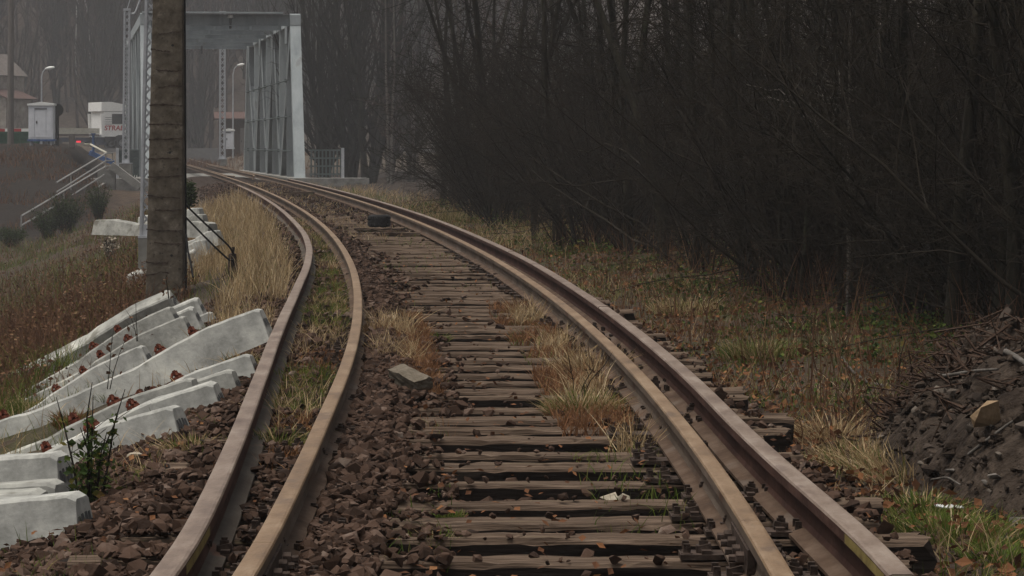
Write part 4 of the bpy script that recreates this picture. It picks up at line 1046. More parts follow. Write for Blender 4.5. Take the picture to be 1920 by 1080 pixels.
def truck():
    Y = 262.; th = .50
    p = pix(209, 280, Y); root = thing('flatbed_truck', 'white cab flatbed truck with red lettering driving away behind the bank', 'truck', (p.x, p.y, p.z+.0), th); root.scale = (1.16, 1.16, 1.04)
    # local: +x forward, right side faces -y
    def bevbox(mb, pts, y0, y1, m=0):
        a = [(x, y0, z) for x, z in pts]; b = [(x, y1, z) for x, z in pts]; n = len(pts)
        mb.ngon(a, m); mb.ngon(b[::-1], m); mb.add(a+b, [(i, n+i, n+(i+1) % n, (i+1) % n) for i in range(n)], m=m)
    W = 1.25
    m = MB(); bevbox(m, [(-1.05, .95), (1.25, .95), (1.32, 1.5), (1.25, 2.1), (1.02, 2.95), (-1.05, 2.95)], -W, W); part('cab', m, MT['white'], root)
    cab = root.children[-1]
    m = MB(); bevbox(m, [(-1.25, 2.98), (1.05, 2.98), (1.0, 3.2), (.55, 3.5), (-.5, 3.72), (-1.25, 3.68)], -W-.02, W+.02); part('roof_fairing', m, MT['white'], root)
    for sy in (-1, 1):
        m = MB(); bevbox(m, [(-.46, 1.98), (1.1, 1.98), (.98, 2.78), (-.46, 2.78)], sy*(W+.012)-.01, sy*(W+.012)+.01); part('side_window', m, MT['glass'], cab)
        m = MB(); bevbox(m, [(-1.2, 1.0), (-1.02, 1.0), (-1.02, 2.8), (-1.3, 2.8)], sy*W*.98-.05, sy*W*.98+.05); part('side_fairing', m, MT['white'], cab)
        m = MB(); m.box((1.2, sy*(W+.2), 2.5), (.1, .2, .6)); part('mirror', m, MT['dark'], cab)
    m = MB()
    for k in range(4): m.box((-.72, -W-.008, 1.98+k*.17), (.5, .012, .035))
    part('side_louvre', m, MT['hole'], cab)
    m = MB(); m.box((-1.07, 0, 1.9), (.04, 2.2, 1.7)); m.box((-1.1, 0, 1.25), (.1, 2.0, .2)); part('cab_back_panel', m, MT['white'], cab)
    m = MB(); m.box((1.27, 0, 2.45), (.03, 2.2, .75), Matrix.Rotation(-.26, 4, 'Y')); part('windscreen', m, MT['glass'], cab)
    cu = bpy.data.curves.new('lettering', 'FONT'); cu.body = 'STRABAG'; cu.size = .52; cu.extrude = .004; cu.align_x = 'CENTER'; cu.materials.append(MT['redpaint']); cu.offset = .012; cu.shear = .15
    t = bpy.data.objects.new('lettering_source', cu); COL.objects.link(t); bpy.context.view_layer.update(); me_ = bpy.data.meshes.new_from_object(t.evaluated_get(bpy.context.evaluated_depsgraph_get())); bpy.data.objects.remove(t); t = link('lettering', me_); t.parent = cab; t.location = (.05, -W-.014, 1.50); t.rotation_euler = (PI/2, 0, 0); t.scale = (.98, 1.0, 1)
    m = MB(); m.box((-3.2, 0, .78), (8.2, .85, .28)); m.box((-1.2, 0, .6), (.8, 2.2, .5)); part('chassis', m, MT['navy'], root)
    m = MB(); m.box((-4.5, 0, 1.12), (6.2, 2.5, .12)); part('load_bed', m, MT['hutwood'], root)
    for sy in (-1, 1):
        m = MB(); m.box((-4.5, sy*1.27, 1.36), (6.2, .05, .28)); m.box((-4.5, sy*1.275, 1.58), (6.2, .06, .13)); part('side_board', m, MT['cream'], root)
        m = MB(); m.box((-3.4, sy*1.2, .75), (2.2, .06, .34)); part('side_guard', m, MT['navy'], root)
    m = MB(); m.box((-7.62, 0, 1.38), (.05, 2.5, .36)); part('tailboard', m, MT['cream'], root)
    for sy in (-1, 1):
        m = MB(); m.box((-7.66, sy*.95, .82), (.06, .4, .18)); part('tail_light', m, MT['taillight'], root)
    m = MB(); m.box((-2.95, -1.27, .60), (.30, .08, .13)); part('marker_light', m, MT['taillight'], root)
    for x in (.35, -4.6, -5.9):
        for sy in (-1, 1):
            M_ = Matrix.Translation((x, sy*1.08, .5)) @ Matrix.Rotation(PI/2, 4, 'X')
            m = MB(); m.lathe([(.28, -.16), (.46, -.16), (.5, -.1), (.5, .1), (.46, .16), (.28, .16)], 24, M_); w = part('wheel', m, MT['dark'], root)
            m = MB(); m.lathe([(0, .08*sy), (.14, .1*sy), (.2, .04*sy), (.28, .1*sy), (.29, .15*sy)], 20, M_); part('rim', m, MT['galv'], w)
    for sy in (-1, 1):
        m = MB(); bevbox(m, [(-.35, .6), (-.25, .95), (0, 1.12), (.7, 1.12), (.95, .95), (1.0, .6), (1.15, .5), (1.3, .5), (1.3, 1.0), (-1.0, 1.0), (-1.0, .6)], sy*1.24-.04, sy*1.24+.04); part('wheel_arch', m, MT['polewood'] if False else MT['dark'], root)
truck()
# ------------------------------------------------------------------ grasses and weeds
def blades(mb, P, h, w, r, lean=.35, curl=.5, az=None):
    """ribbon blades; returns per-vertex random value (one per blade)"""
    n = len(P); a = r.uniform(0, 2*PI, n) if az is None else az
    fx = r.uniform(0, 2*PI, n)
    d = np.c_[np.cos(a), np.sin(a)]; sd = np.c_[np.cos(fx), np.sin(fx)]
    ln = np.abs(r.normal(0, lean, n)); cu = np.abs(r.normal(0, curl, n))
    t = np.array([0, .35, .7, 1.]); V = np.zeros((n, 7, 3)); k = 0
    for i, tt in enumerate(t):
        off = h*(ln*tt+cu*tt*tt*.7); zz = h*(tt-.28*cu*tt*tt)
        c = np.c_[P[:, 0]+d[:, 0]*off, P[:, 1]+d[:, 1]*off, P[:, 2]+zz]
        ww = (w*(1-tt*.75))[:, None]*.5
        if i < 3:
            V[:, k, :] = c; V[:, k, :2] -= sd*ww; V[:, k+1, :] = c; V[:, k+1, :2] += sd*ww; k += 2
        else: V[:, k, :] = c
    b = np.arange(n)[:, None]*7
    base = mb.n
    mb.add(V.reshape(-1, 3), f4=np.concatenate([b+[0, 1, 3, 2], b+[2, 3, 5, 4]]), f3=b+[4, 5, 6])
    return np.repeat(np.clip(r.normal(.5, .24, n), 0, 1), 7)
def leaves(mb, P, size, r, flat=.5):
    n = len(P); R = rot_mats(n, r, flat)
    L = np.array([(-.5, 0, 0), (0, -.32, .06), (.5, 0, 0), (0, .32, .06)])
    V = np.einsum('nij,vj->nvi', R, L)*size[:, None, None]+P[:, None]
    b = np.arange(n)[:, None]*4
    mb.add(V.reshape(-1, 3), f4=b+[0, 1, 2, 3])
    return np.repeat(r.uniform(0, 1, n), 4)
def ground_pts(x, y):
    z = terrain(x, y); s = x-xc(y)
    return np.c_[x, y, np.where(np.abs(s) < 1.3, np.maximum(z, -.03), z)]
def field(n, s0, s1, Y0, Y1, r, patch=None, ps=.8, seed=1, lo=-.1, logY=True):
    s = r.uniform(s0, s1, n); Y = np.exp(r.uniform(np.log(Y0), np.log(Y1), n)) if logY else r.uniform(Y0, Y1, n)
    x, y = on(s, Y)
    if patch: 
        k = vnoise(x, y, ps, seed)+.5*vnoise(x, y, ps*2.7, seed+1) > lo; x, y = x[k], y[k]
    return x, y
def clear_rails(x, y, d=.09):
    s = (x-xc(y)); k = np.ones(len(x), bool)
    for key in OFF: k &= np.abs(s-np.interp(y, *OFF[key])) > d
    return x[k], y[k]
r = np.random.default_rng(77)

# --- tall straw between the left rail and the pole
def straw_bank():
    mb = MB(); at = []
    for n, s0, s1, Y0, Y1, h0, h1 in ((2000, -2.0, -1.35, 27, 40, .12, .4), (7500, -2.75, -1.42, 38, 80, .14, .50), (1600, -1.9, -1.4, 21, 28, .08, .25)):
        x, y = field(n, s0, s1, Y0, Y1, r, True, 1.1, 3, -.2)
        h = r.uniform(h0, h1, len(x)); at.append(blades(mb, ground_pts(x, y), h, r.uniform(.003, .008, len(x))+.00010*y, r, .22, .35))
    stuff('tall_dry_grass', mb, MT['straw'], 'tall straw coloured dry grass along the left of the track', 'grass', attrs={'rnd': np.concatenate(at)})
straw_bank()
def strips():
    # green / straw / rusty growth in the strips beside and between the rails
    g = MB(); ga = []; o = MB(); oa = []; st = MB(); sa = []
    def put(mb, at, n, s0, s1, Y0, Y1, h0, h1, seed, lo, w=.004):
        x, y = clear_rails(*field(n, s0, s1, Y0, Y1, r, True, 1.1, seed, lo))
        h = r.uniform(h0, h1, len(x)); at.append(blades(mb, ground_pts(x, y), h, r.uniform(w*.6, w*1.4, len(x))+.00008*y, r, .4, .7))
    put(g, ga, 12000, -1.2, -.82, 15, 55, .05, .16, 11, .0); put(o, oa, 16000, -1.2, -.82, 13, 50, .04, .10, 12, -.15, .006)
    put(st, sa, 6000, -1.2, -.84, 15, 60, .06, .2, 13, .1)
    put(o, oa, 13000, -.7, -.25, 16, 25, .04, .11, 14, .0, .006); put(o, oa, 9000, .3, .72, 15, 27, .04, .13, 15, .0, .006)
    put(st, sa, 2500, -.65, -.35, 17, 24, .08, .24, 16, .25); put(st, sa, 3500, .42, .7, 14, 27, .08, .24, 17, .15); put(st, sa, 2500, -.7, .6, 45, 110, .05, .16, 61, .1)
    put(g, ga, 1800, .3, .7, 11, 60, .03, .10, 18, .3); put(g, ga, 1500, -.6, .6, 30, 90, .04, .12, 19, .25)
    put(g, ga, 1600, -.7, -.2, 9, 45, .02, .07, 62, .3); put(o, oa, 3000, -.7, -.2, 9, 45, .02, .06, 63, .25, .004); put(o, oa, 2500, -1.7, -1.25, 9, 16, .02, .06, 64, .2, .004)
    # right verge
    put(g, ga, 18000, 1.3, 3.2, 9, 60, .03, .13, 20, .05); put(st, sa, 6000, 1.4, 3.0, 10, 60, .05, .22, 21, .3)
    put(o, oa, 16000, 1.3, 3.2, 10, 70, .03, .10, 22, -.05); put(st, sa, 3500, 1.3, 3.4, 45, 130, .15, .45, 23, .0)
    put(g, ga, 3000, 1.4, 3.0, 45, 120, .1, .3, 25, .1)
    put(g, ga, 2600, -2.9, -1.4, 30, 80, .08, .3, 65, .1)
    # left shoulder in front of and round the concrete sleepers
    put(g, ga, 2600, -3.6, -1.5, 11, 30, .03, .12, 26, .15); put(st, sa, 1800, -3.8, -1.5, 11, 30, .05, .2, 27, .2); put(g, ga, 900, -1.65, -1.25, 9.5, 16, .03, .10, 28, .25)
    stuff('green_grass', g, MT['grass'], 'short green grass growing in patches beside the rails', 'grass', attrs={'rnd': np.concatenate(ga)})
    stuff('rusty_grass', o, MT['orange'], 'low rust coloured moss and withered grass between the rails', 'grass', attrs={'rnd': np.concatenate(oa)})
    stuff('short_straw', st, MT['straw'], 'thin straw coloured grass scattered along the track verges', 'grass', attrs={'rnd': np.concatenate(sa)})
strips()
def left_slope():
    mb = MB(); at = []; lf = MB(); la = []
    for n, s0, s1, Y0, Y1, h0, h1, lo in ((9000, -7.5, -2.4, 24, 60, .08, .30, -.25), (9000, -6.0, -3.3, 17, 34, .15, .42, -.4), (7000, -7.5, -2.9, 30, 44, .2, .5, -.4), (9000, -9.5, -2.6, 40, 105, .15, .5, -.2)):
        x, y = field(n, s0, s1, Y0, Y1, r, True, .6, 31, lo); h = r.uniform(h0, h1, len(x))
        at.append(blades(mb, ground_pts(x, y), h, r.uniform(.004, .009, len(x))+.00012*y, r, .3, .45))
        k = r.uniform(0, 1, len(x)) < .8; P = ground_pts(x[k], y[k]); P[:, 2] += h[k]*r.uniform(.2, 1, k.sum()); P[:, :2] += r.normal(0, .04, (len(P), 2))
        la.append(leaves(lf, P, r.uniform(.02, .05, len(P))+.0003*y[k], r, .7))
    stuff('brown_weeds', mb, MT['redweed'], 'withered reddish brown weeds covering the slope left of the track', 'weeds', attrs={'rnd': np.concatenate(at)})
    stuff('weed_leaves', lf, MT['redweed'], 'brown and russet leaves on the weeds of the left slope', 'leaves', attrs={'rnd': np.concatenate(la)})
    g = MB(); ga = []
    x, y = field(22000, -9.5, -3, 26, 110, r, True, .5, 41, .0); ga.append(blades(g, ground_pts(x, y), r.uniform(.1, .4, len(x)), r.uniform(.004, .008, len(x))+.0001*y, r, .4, .5))
    x, y = field(5000, -5.2, -2.2, 12, 32, r, True, .9, 42, -.05); ga.append(blades(g, ground_pts(x, y), r.uniform(.04, .16, len(x)), r.uniform(.003, .007, len(x)), r, .4, .6))
    x, y = field(5000, -4.6, -3.1, 14, 27, r, True, .9, 43, -.35); ga.append(blades(g, ground_pts(x, y), r.uniform(.12, .34, len(x)), r.uniform(.004, .008, len(x)), r, .35, .5))
    stuff('slope_grass', g, MT['grass'], 'green and yellowed grass in patches on the left slope', 'grass', attrs={'rnd': np.concatenate(ga)})
    b = MB(); ba = []
    x, y = field(9000, -16, -5, 108, 141, r, True, .25, 45, -.1, False); ba.append(blades(b, ground_pts(x, y), r.uniform(.1, .4, len(x)), r.uniform(.02, .035, len(x)), r, .3, .4))
    x, y = field(3500, -2.9, 9, 180, 240, r, True, .3, 46, -.1, False); ba.append(blades(b, ground_pts(x, y), r.uniform(.2, .6, len(x)), r.uniform(.025, .045, len(x)), r, .3, .4))
    stuff('bank_weeds', b, MT['redweed'], 'sparse brown weeds on the bare dirt bank and beyond the bridge', 'weeds', attrs={'rnd': np.concatenate(ba)})
left_slope()
def undergrowth():
    mb = MB(); x, y = field(34000, 1.8, 4.6, 14, 75, r, True, .8, 51, -.15)
    s = x-xc(y); k = r.uniform(0, 1, len(x)) < sstep(1.8, 2.7, s); x, y = x[k], y[k]
    hp = heap_h(x, y) < .02; x, y = x[hp], y[hp]
    P = ground_pts(x, y); P[:, 2] += np.abs(r.normal(0, .07, len(P)))+.08*np.clip(vnoise(x, y, 1.3, 52), 0, 1)
    a = leaves(mb, P, np.exp(r.normal(np.log(.030), .35, len(P)))+.0003*y, r, .8); stuff('bramble_leaves', mb, MT['bramble'], 'dark bramble and ivy leaves carpeting the edge of the wood', 'undergrowth', attrs={'rnd': a})
    mb = MB(); x, y = field(30000, 1.3, 5, 11, 80, r, True, .7, 55, -.4); hp = heap_h(x, y) < .02; x, y = x[hp], y[hp]; P = ground_pts(x, y); P[:, 2] += r.uniform(.01, .09, len(P))
    a = leaves(mb, P, np.exp(r.normal(np.log(.033), .35, len(P))), r, .7)
    x, y = clear_rails(*field(1500, -1.9, 1.5, 9, 40, r)); P = ground_pts(x, y); P[:, 2] += .05
    a2 = leaves(mb, P, r.uniform(.02, .045, len(P)), r, .4)
    stuff('fallen_leaves', mb, MT['deadleaf'], 'fallen brown leaves along the wood edge and on the ballast', 'leaves', attrs={'rnd': np.concatenate([a, a2])})
    mb = MB(); x, y = field(3600, 1.7, 4.2, 16, 80, r, True, .8, 58, -.1); P = ground_pts(x, y)
    a = blades(mb, P, r.uniform(.2, .8, len(P)), r.uniform(.004, .008, len(P)), r, .25, .3); stuff('dry_stems', mb, MT['redweed'], 'dry upright stems standing at the edge of the wood', 'weeds', attrs={'rnd': a})
undergrowth()

# --- single tufts and plants
def tuft(u, v, rad, h, n, mk, lab, mix=None, lean=.5, grp='grass tufts in the track'):
    p = ground_at(u, v); a = r.uniform(0, 2*PI, n); q = rad*np.sqrt(r.uniform(0, 1, n)); x = q*np.cos(a); y = q*np.sin(a)*1.3
    n = int(n*1.9); a = r.uniform(0, 2*PI, n); q = rad*1.12*np.sqrt(r.uniform(0, 1, n)); x = q*np.cos(a); y = q*np.sin(a)*1.3
    root = thing('grass_tuft', lab, 'grass tuft', (p.x, p.y, max(p.z, -.035) if abs(p.x-float(xc(p.y))) < 1.3 else p.z), 0, grp)
    for m_, fr in ((mk, 1.),)+((mix,) if mix else ()):
        k = int(n*fr); mb = MB(); at = blades(mb, np.c_[x[:k], y[:k], np.zeros(k)-.01], h*r.uniform(.4, 1.1, k)*(1-.35*q[:k]/rad), r.uniform(.004, .0105, k), r, lean, .7, az=a[:k]+r.normal(0, .5, k))
        part('blades', mb, MT[m_], root, attrs={'rnd': at})
tuft(1092, 800, .14, .20, 420, 'straw', 'large green and orange grass tuft on the sleeper ends left of the right rail', ('grass', .8))
tuft(1075, 800, .12, .10, 300, 'orange', 'low rusty grass at the foot of the large green tuft')
tuft(1112, 725, .15, .26, 300, 'straw', 'tall thin straw tuft against the inside of the right rail', ('redweed', .4))
tuft(1050, 640, .16, .14, 260, 'orange', 'spreading orange grass patch at the sleeper ends beside the right rail', ('straw', .3))
tuft(985, 625, .12, .10, 240, 'orange', 'rusty moss clump on the sleeper ends farther up the right rail', ('grass', .2))
tuft(712, 640, .10, .24, 170, 'straw', 'upright straw tuft just right of the left running rail', ('orange', .8), .25)
tuft(740, 668, .20, .10, 420, 'orange', 'wide rust brown grass cushion right of the left running rail')
tuft(822, 655, .06, .10, 120, 'grass', 'small bright green moss tuft at the sleeper ends left of centre')
tuft(812, 1052, .07, .085, 260, 'grass', 'small dark green tuft on the ballast at the front of the track', ('straw', .3))
tuft(845, 992, .05, .06, 60, 'grass', 'tiny green sprig on the ballast near the front')
tuft(650, 1012, .05, .05, 60, 'grass', 'tiny green blades beside the left rail joint')
tuft(520, 845, .10, .15, 300, 'grass', 'green tuft with curling straw blades between the two left rails', ('straw', .6), .7)
tuft(525, 780, .08, .13, 160, 'straw', 'thin curled straw tuft between the two left rails', ('grass', .4), .8)
tuft(532, 725, .07, .14, 140, 'grass', 'dark green tuft against the loose left rail')
tuft(610, 600, .12, .16, 260, 'grass', 'bright green tuft in the strip between the two left rails', ('straw', .7), .8)
tuft(600, 680, .13, .10, 400, 'orange', 'rust coloured cushion between the two left rails')
tuft(590, 530, .12, .16, 200, 'grass', 'grass tuft halfway along the strip between the left rails', ('straw', .6))
tuft(360, 850, .09, .14, 150, 'straw', 'straw and green tuft in front of the concrete sleepers', ('grass', .5), .8)
tuft(300, 890, .07, .08, 90, 'straw', 'low spreading blades beside the concrete sleepers', ('grass', .5), 1.)
tuft(410, 740, .08, .13, 160, 'grass', 'dark green tuft at the end of the overhung concrete sleeper', ('redweed', .5))
tuft(455, 690, .08, .16, 130, 'straw', 'dry tuft hanging over a concrete sleeper end beside the loose rail', ('grass', .4))
tuft(140, 800, .10, .16, 200, 'orange', 'rust coloured grass clump in front of the large tilted concrete sleeper', ('grass', .5))
tuft(205, 752, .08, .13, 150, 'grass', 'green grass clump among the concrete sleepers')
tuft(60, 770, .14, .16, 260, 'grass', 'green grass clump at the left edge below the sleepers', ('straw', .4))
tuft(105, 1000, .05, .10, 50, 'straw', 'few long yellow blades at the bottom left corner', None, .9)
tuft(1625, 880, .22, .22, 330, 'straw', 'broad pale straw tuft right of the loose rail near the soil heap', ('grass', .25), .5, 'grass tufts on the right verge')
tuft(1560, 830, .17, .24, 220, 'straw', 'bent pale straw tuft behind the broad one on the right verge', ('redweed', .3), .6, 'grass tufts on the right verge')
tuft(1700, 900, .22, .24, 300, 'straw', 'straw tuft at the foot of the soil heap', ('grass', .3), .7, 'grass tufts on the right verge')
tuft(1790, 1010, .28, .15, 620, 'grass', 'bright green grass patch at the bottom right below the heap', ('straw', .12), .6, 'grass tufts on the right verge')
tuft(1730, 960, .2, .13, 320, 'grass', 'green grass patch between the sleeper ends and the heap', ('straw', .3), .6, 'grass tufts on the right verge')
tuft(1425, 675, .25, .26, 360, 'grass', 'tall green and straw grass tuft at the middle of the right verge', ('straw', .5), .4, 'grass tufts on the right verge')
tuft(1880, 1050, .14, .12, 200, 'grass', 'green tuft in the bottom right corner', None, .6, 'grass tufts on the right verge')
tuft(840, 415, .32, .34, 300, 'straw', 'yellow grass clump half covering the loose right rail', ('grass', .6), .3, 'grass tufts on the right verge')
tuft(1290, 590, .3, .25, 300, 'straw', 'straw clump on the right verge in front of the dark wood', ('grass', .4), .5, 'grass tufts on the right verge')

def weed(u, v, Y, H, n, lab, mk='darkgreen', spread=.06, leafs=60, ls=.035, grp=None):
    p = pix(u, v, Y); root = thing('weed', lab, 'weed', p, 0, grp)
    mb = MB(); lf = MB(); P = []
    for i in range(n):
        d = np.array([r.normal(0, spread), r.normal(0, spread), 0]); h = H*r.uniform(.55, 1)
        pts = np.array([d*.3, d*.5+[0, 0, h*.35], d*.8+[r.normal(0, .012), 0, h*.7], d*1.1+[r.normal(0, .02), 0, h]])
        kk = 1 if n > 4 else .55; mb.tube(pts, np.array([.0055, .0045, .0035, .0015])*kk, 5, caps=False)
        for k in range(int(leafs/n)):
            t = r.uniform(.08, .85)**1.4; c = np.array([np.interp(t, [0, .35, .7, 1], pts[:, j]) for j in range(3)])
            P.append(c+np.array([r.normal(0, .035), r.normal(0, .035), 0])*(1.2-t))
            if k % 5 == 0:
                e = c+np.array([r.normal(0, .05), r.normal(0, .03), .05]); mb.tube([c, e], [.002, .001], 3, caps=False)
    P = np.array(P); at = leaves(lf, P, r.uniform(ls*.6, ls*1.5, len(P)), r, .9)
    part('stem', mb, MT['twig'], root); part('leaf_cluster', lf, MT[mk], root, attrs={'rnd': at})['kind'] = 'stuff'
weed(168, 945, 12.75, .50, 7, 'tall dark leafy weed with bare stalks standing before the concrete sleepers', 'bramble', .07, 300, .034)
weed(262, 640, 23, .42, 2, 'dead leafless stalk rising among the concrete sleepers', 'redweed', .05, 8)
weed(320, 560, 27, .25, 3, 'dry twig plant on top of the rearmost concrete sleeper', 'redweed', .07, 12)
weed(195, 730, 18, .40, 2, 'thin dead stalk in front of the large tilted concrete sleeper', 'redweed', .05, 8)
weed(1075, 800-60, 16.5, .3, 3, 'dry stalk with small leaves inside the right rail', 'redweed', .08, 20, .02)
for i, (u, v, Y, H, w, lab) in enumerate(((125, 420, 80, 1.3, 1.5, 'dark green broom bush below the stair railing'), (90, 430, 76, 1.0, 1.3, 'green bushy growth at the foot of the steps'), (185, 395, 88, 1.1, .9, 'dark green broom clump beside the upper steps'), (355, 370, 58, .42, .12, 'narrow dark green shrub just right of the concrete pole'), (205, 470, 48, .5, .35, 'grey lichen covered twiggy shrub left of the mast footing'), (20, 445, 74, .6, 1.2, 'yellow green bush at the left edge under the bank'))):
    p = ground_at(u, v+18, 20, 120) if i != 3 else pix(u, v+18, Y)
    root = thing('bush', lab, 'bush', p, 0, 'bushes on the left slope'); mb = MB(); lf = MB(); P = []
    k = int(60*max(1, w*1.6))
    for _ in range(k):
        a = r.uniform(0, 2*PI); rr_ = w*.5*math.sqrt(r.uniform(0, 1)); e = np.array([rr_*math.cos(a), rr_*math.sin(a), H*r.uniform(.5, 1.05)]); m_ = e*.5+[0, 0, H*.1]
        mb.tube([e*[.25, .25, 0], m_, e], [.007, .005, .002], 4, caps=False)
        for t in r.uniform(.25, 1, 26 if i != 4 else 8): P.append(e*t+r.normal(0, .045, 3))
    P = np.array(P); at = leaves(lf, P, r.uniform(.03, .075, len(P)), r, .9)
    part('stems', mb, MT['twig'], root); part('foliage', lf, MT['darkgreen'] if i != 4 else MT['pale_stone'], root, attrs={'rnd': at})
# ------------------------------------------------------------------ bare trees
def unit(v): return v/(np.linalg.norm(v)+1e-9)
def branch(r, rings, p, d, L, rad, lvl, prm):
    n = prm['n'][lvl]; pts = [p]; dd = d
    for i in range(n):
        dd = unit(dd+r.normal(0, prm['wan'][lvl], 3)+np.array([0, 0, prm['up'][lvl]])); p = p+dd*L/n; pts.append(p)
    pts = np.array(pts); t = np.linspace(0, 1, n+1); rr_ = rad*(1-(1-prm['tip'][lvl])*t)
    rings[lvl].append((pts, rr_))
    if lvl+1 < len(prm['n']):
        for k in range(prm['kids'][lvl]):
            tt = r.uniform(prm['t0'][lvl], 1)**prm.get('bias', 1.) if lvl == 0 else r.uniform(prm['t0'][lvl], 1)
            q = np.array([np.interp(tt, t, pts[:, j]) for j in range(3)]); i = min(int(tt*n), n-1); ax = unit(pts[i+1]-pts[i])
            side = unit(np.cross(ax, r.normal(0, 1, 3))); an = math.radians(r.uniform(*prm['ang'][lvl]))
            branch(r, rings, q, ax*math.cos(an)+side*math.sin(an), L*prm['len'][lvl]*r.uniform(.55, 1.15)*(1-.45*tt if lvl == 0 else 1-.3*tt), float(np.interp(tt, t, rr_))*prm['rr'][lvl], lvl+1, prm)
SIDES = (9, 5, 4, 3)
def tree_meshes(seed, prm, H, rad, name, bark='bark', twig='twig', stems=1, splay=0.):
    r = np.random.default_rng(seed); rings = [[] for _ in prm['n']]
    for s_ in range(stems):
        a = r.uniform(0, 2*PI); d = unit(np.array([math.cos(a)*splay*r.uniform(.3, 1), math.sin(a)*splay*r.uniform(.3, 1), 1.]))
        branch(r, rings, np.array([math.cos(a)*.12*(stems > 1), math.sin(a)*.12*(stems > 1), -.15]), d, H*r.uniform(.8, 1), rad*r.uniform(.6, 1), 0, prm)
    tr = MB(); cr = MB()
    for pts, rr_ in rings[0]:
        rr_ = rr_.copy(); rr_[0] *= 1.35; tr.tube(pts, rr_, SIDES[0] if stems == 1 else 6, caps=False)
    for l in range(1, len(rings)):
        for pts, rr_ in rings[l]: cr.tube(pts, np.maximum(rr_, prm['min']), SIDES[l], caps=False)
    return tr.mesh('trunk', MT[bark], True), cr.mesh('crown', MT[twig], True)
TALL = dict(n=(9, 5, 4, 2), wan=(.05, .16, .22, .3), up=(.03, .05, .04, .03), tip=(.25, .3, .35, .4), kids=(40, 7, 4), t0=(.08, .15, .2), ang=((35, 80), (30, 65), (30, 70)), len=(.17, .5, .45), rr=(.2, .55, .6), min=.0028, bias=1.5)
ASC = dict(n=(9, 6, 4, 2), wan=(.05, .07, .14, .2), up=(.03, .16, .10, .05), tip=(.3, .25, .35, .4), kids=(17, 5, 3), t0=(.08, .12, .2), ang=((20, 55), (20, 45), (25, 60)), len=(.42, .42, .4), rr=(.5, .5, .6), min=.0045, bias=1.1)
SHRUB = dict(n=(7, 4, 3), wan=(.12, .2, .28), up=(-.03, .03, .0), tip=(.2, .3, .4), kids=(11, 5), t0=(.12, .1), ang=((30, 75), (30, 75)), len=(.42, .5), rr=(.5, .55), min=.0025)
ARCH = dict(n=(10, 5, 4, 2), wan=(.07, .16, .22, .3), up=(-.005, .0, -.02, -.01), tip=(.25, .3, .35, .4), kids=(22, 7, 4), t0=(.08, .1, .2), ang=((55, 95), (30, 70), (30, 70)), len=(.34, .45, .42), rr=(.30, .55, .6), min=.0028, bias=1.3)
POLE = dict(n=(9, 4, 3), wan=(.03, .15, .25), up=(.02, .08, .05), tip=(.3, .3, .4), kids=(26, 6), t0=(.12, .2), ang=((40, 80), (30, 70)), len=(.16, .5), rr=(.3, .6), min=.004, bias=1.0)
def proto(name, label, cat, meshes, group=None):
    root = thing(name, label, cat, (0, 0, -500), 0, group)
    link('trunk' if cat != 'shrub' else 'stems', meshes[0], root); link('crown' if cat != 'shrub' else 'twigs', meshes[1], root)
    return root
WOOD = 'bare trees of the dark wood right of the track'
P_ = [('tall', tree_meshes(100+i, TALL, 11+i, .062+.007*i, 'tree')) for i in range(4)]
A_ = [('arch', tree_meshes(120+i, ARCH, 8.5, .085, 'tree', 'bark', 'browntwig' if i == 1 else 'twig')) for i in range(3)]
S_ = [('shrub', tree_meshes(140+i, SHRUB, 3.6, .022, 'shrub', 'twig', 'browntwig' if i % 2 else 'twig', stems=11, splay=.75)) for i in range(4)]
C_ = [('asc', tree_meshes(160+i, ASC, 14, .17, 'tree', 'bark', 'twig', stems=5, splay=.2)) for i in range(3)]
R_ = [('pole', tree_meshes(180+i, POLE, 13, .075, 'tree', 'greybark', 'redtwig')) for i in range(3)]
S2_ = [('young', tree_meshes(210+i, POLE, 7, .03, 'tree', 'bark', 'browntwig' if i < 2 else 'twig', stems=4, splay=.12)) for i in range(3)]
used = {}
def plant(kind, me, x, y, rz, sc, name, label, cat, group, dz=0.):
    z = gz(x, y)+dz
    key = (id(me[0]), name)
    if key not in used:
        root = thing(name, label, cat, (x, y, z), rz, group); link('trunk' if cat != 'shrub' else 'stems', me[0], root); link('crown' if cat != 'shrub' else 'twigs', me[1], root); used[key] = root
        root.scale = (sc,)*3; return root
    return dup(used[key], (x, y, z), rz, sc, label, group)
def edge(Y): return np.interp(Y, [15, 20, 24, 27, 31, 40, 47, 58, 67, 100, 140], [4.6, 4.4, 3.8, 3.4, 3.2, 3.0, 2.5, 2.6, 2.9, 3.2, 4.0])
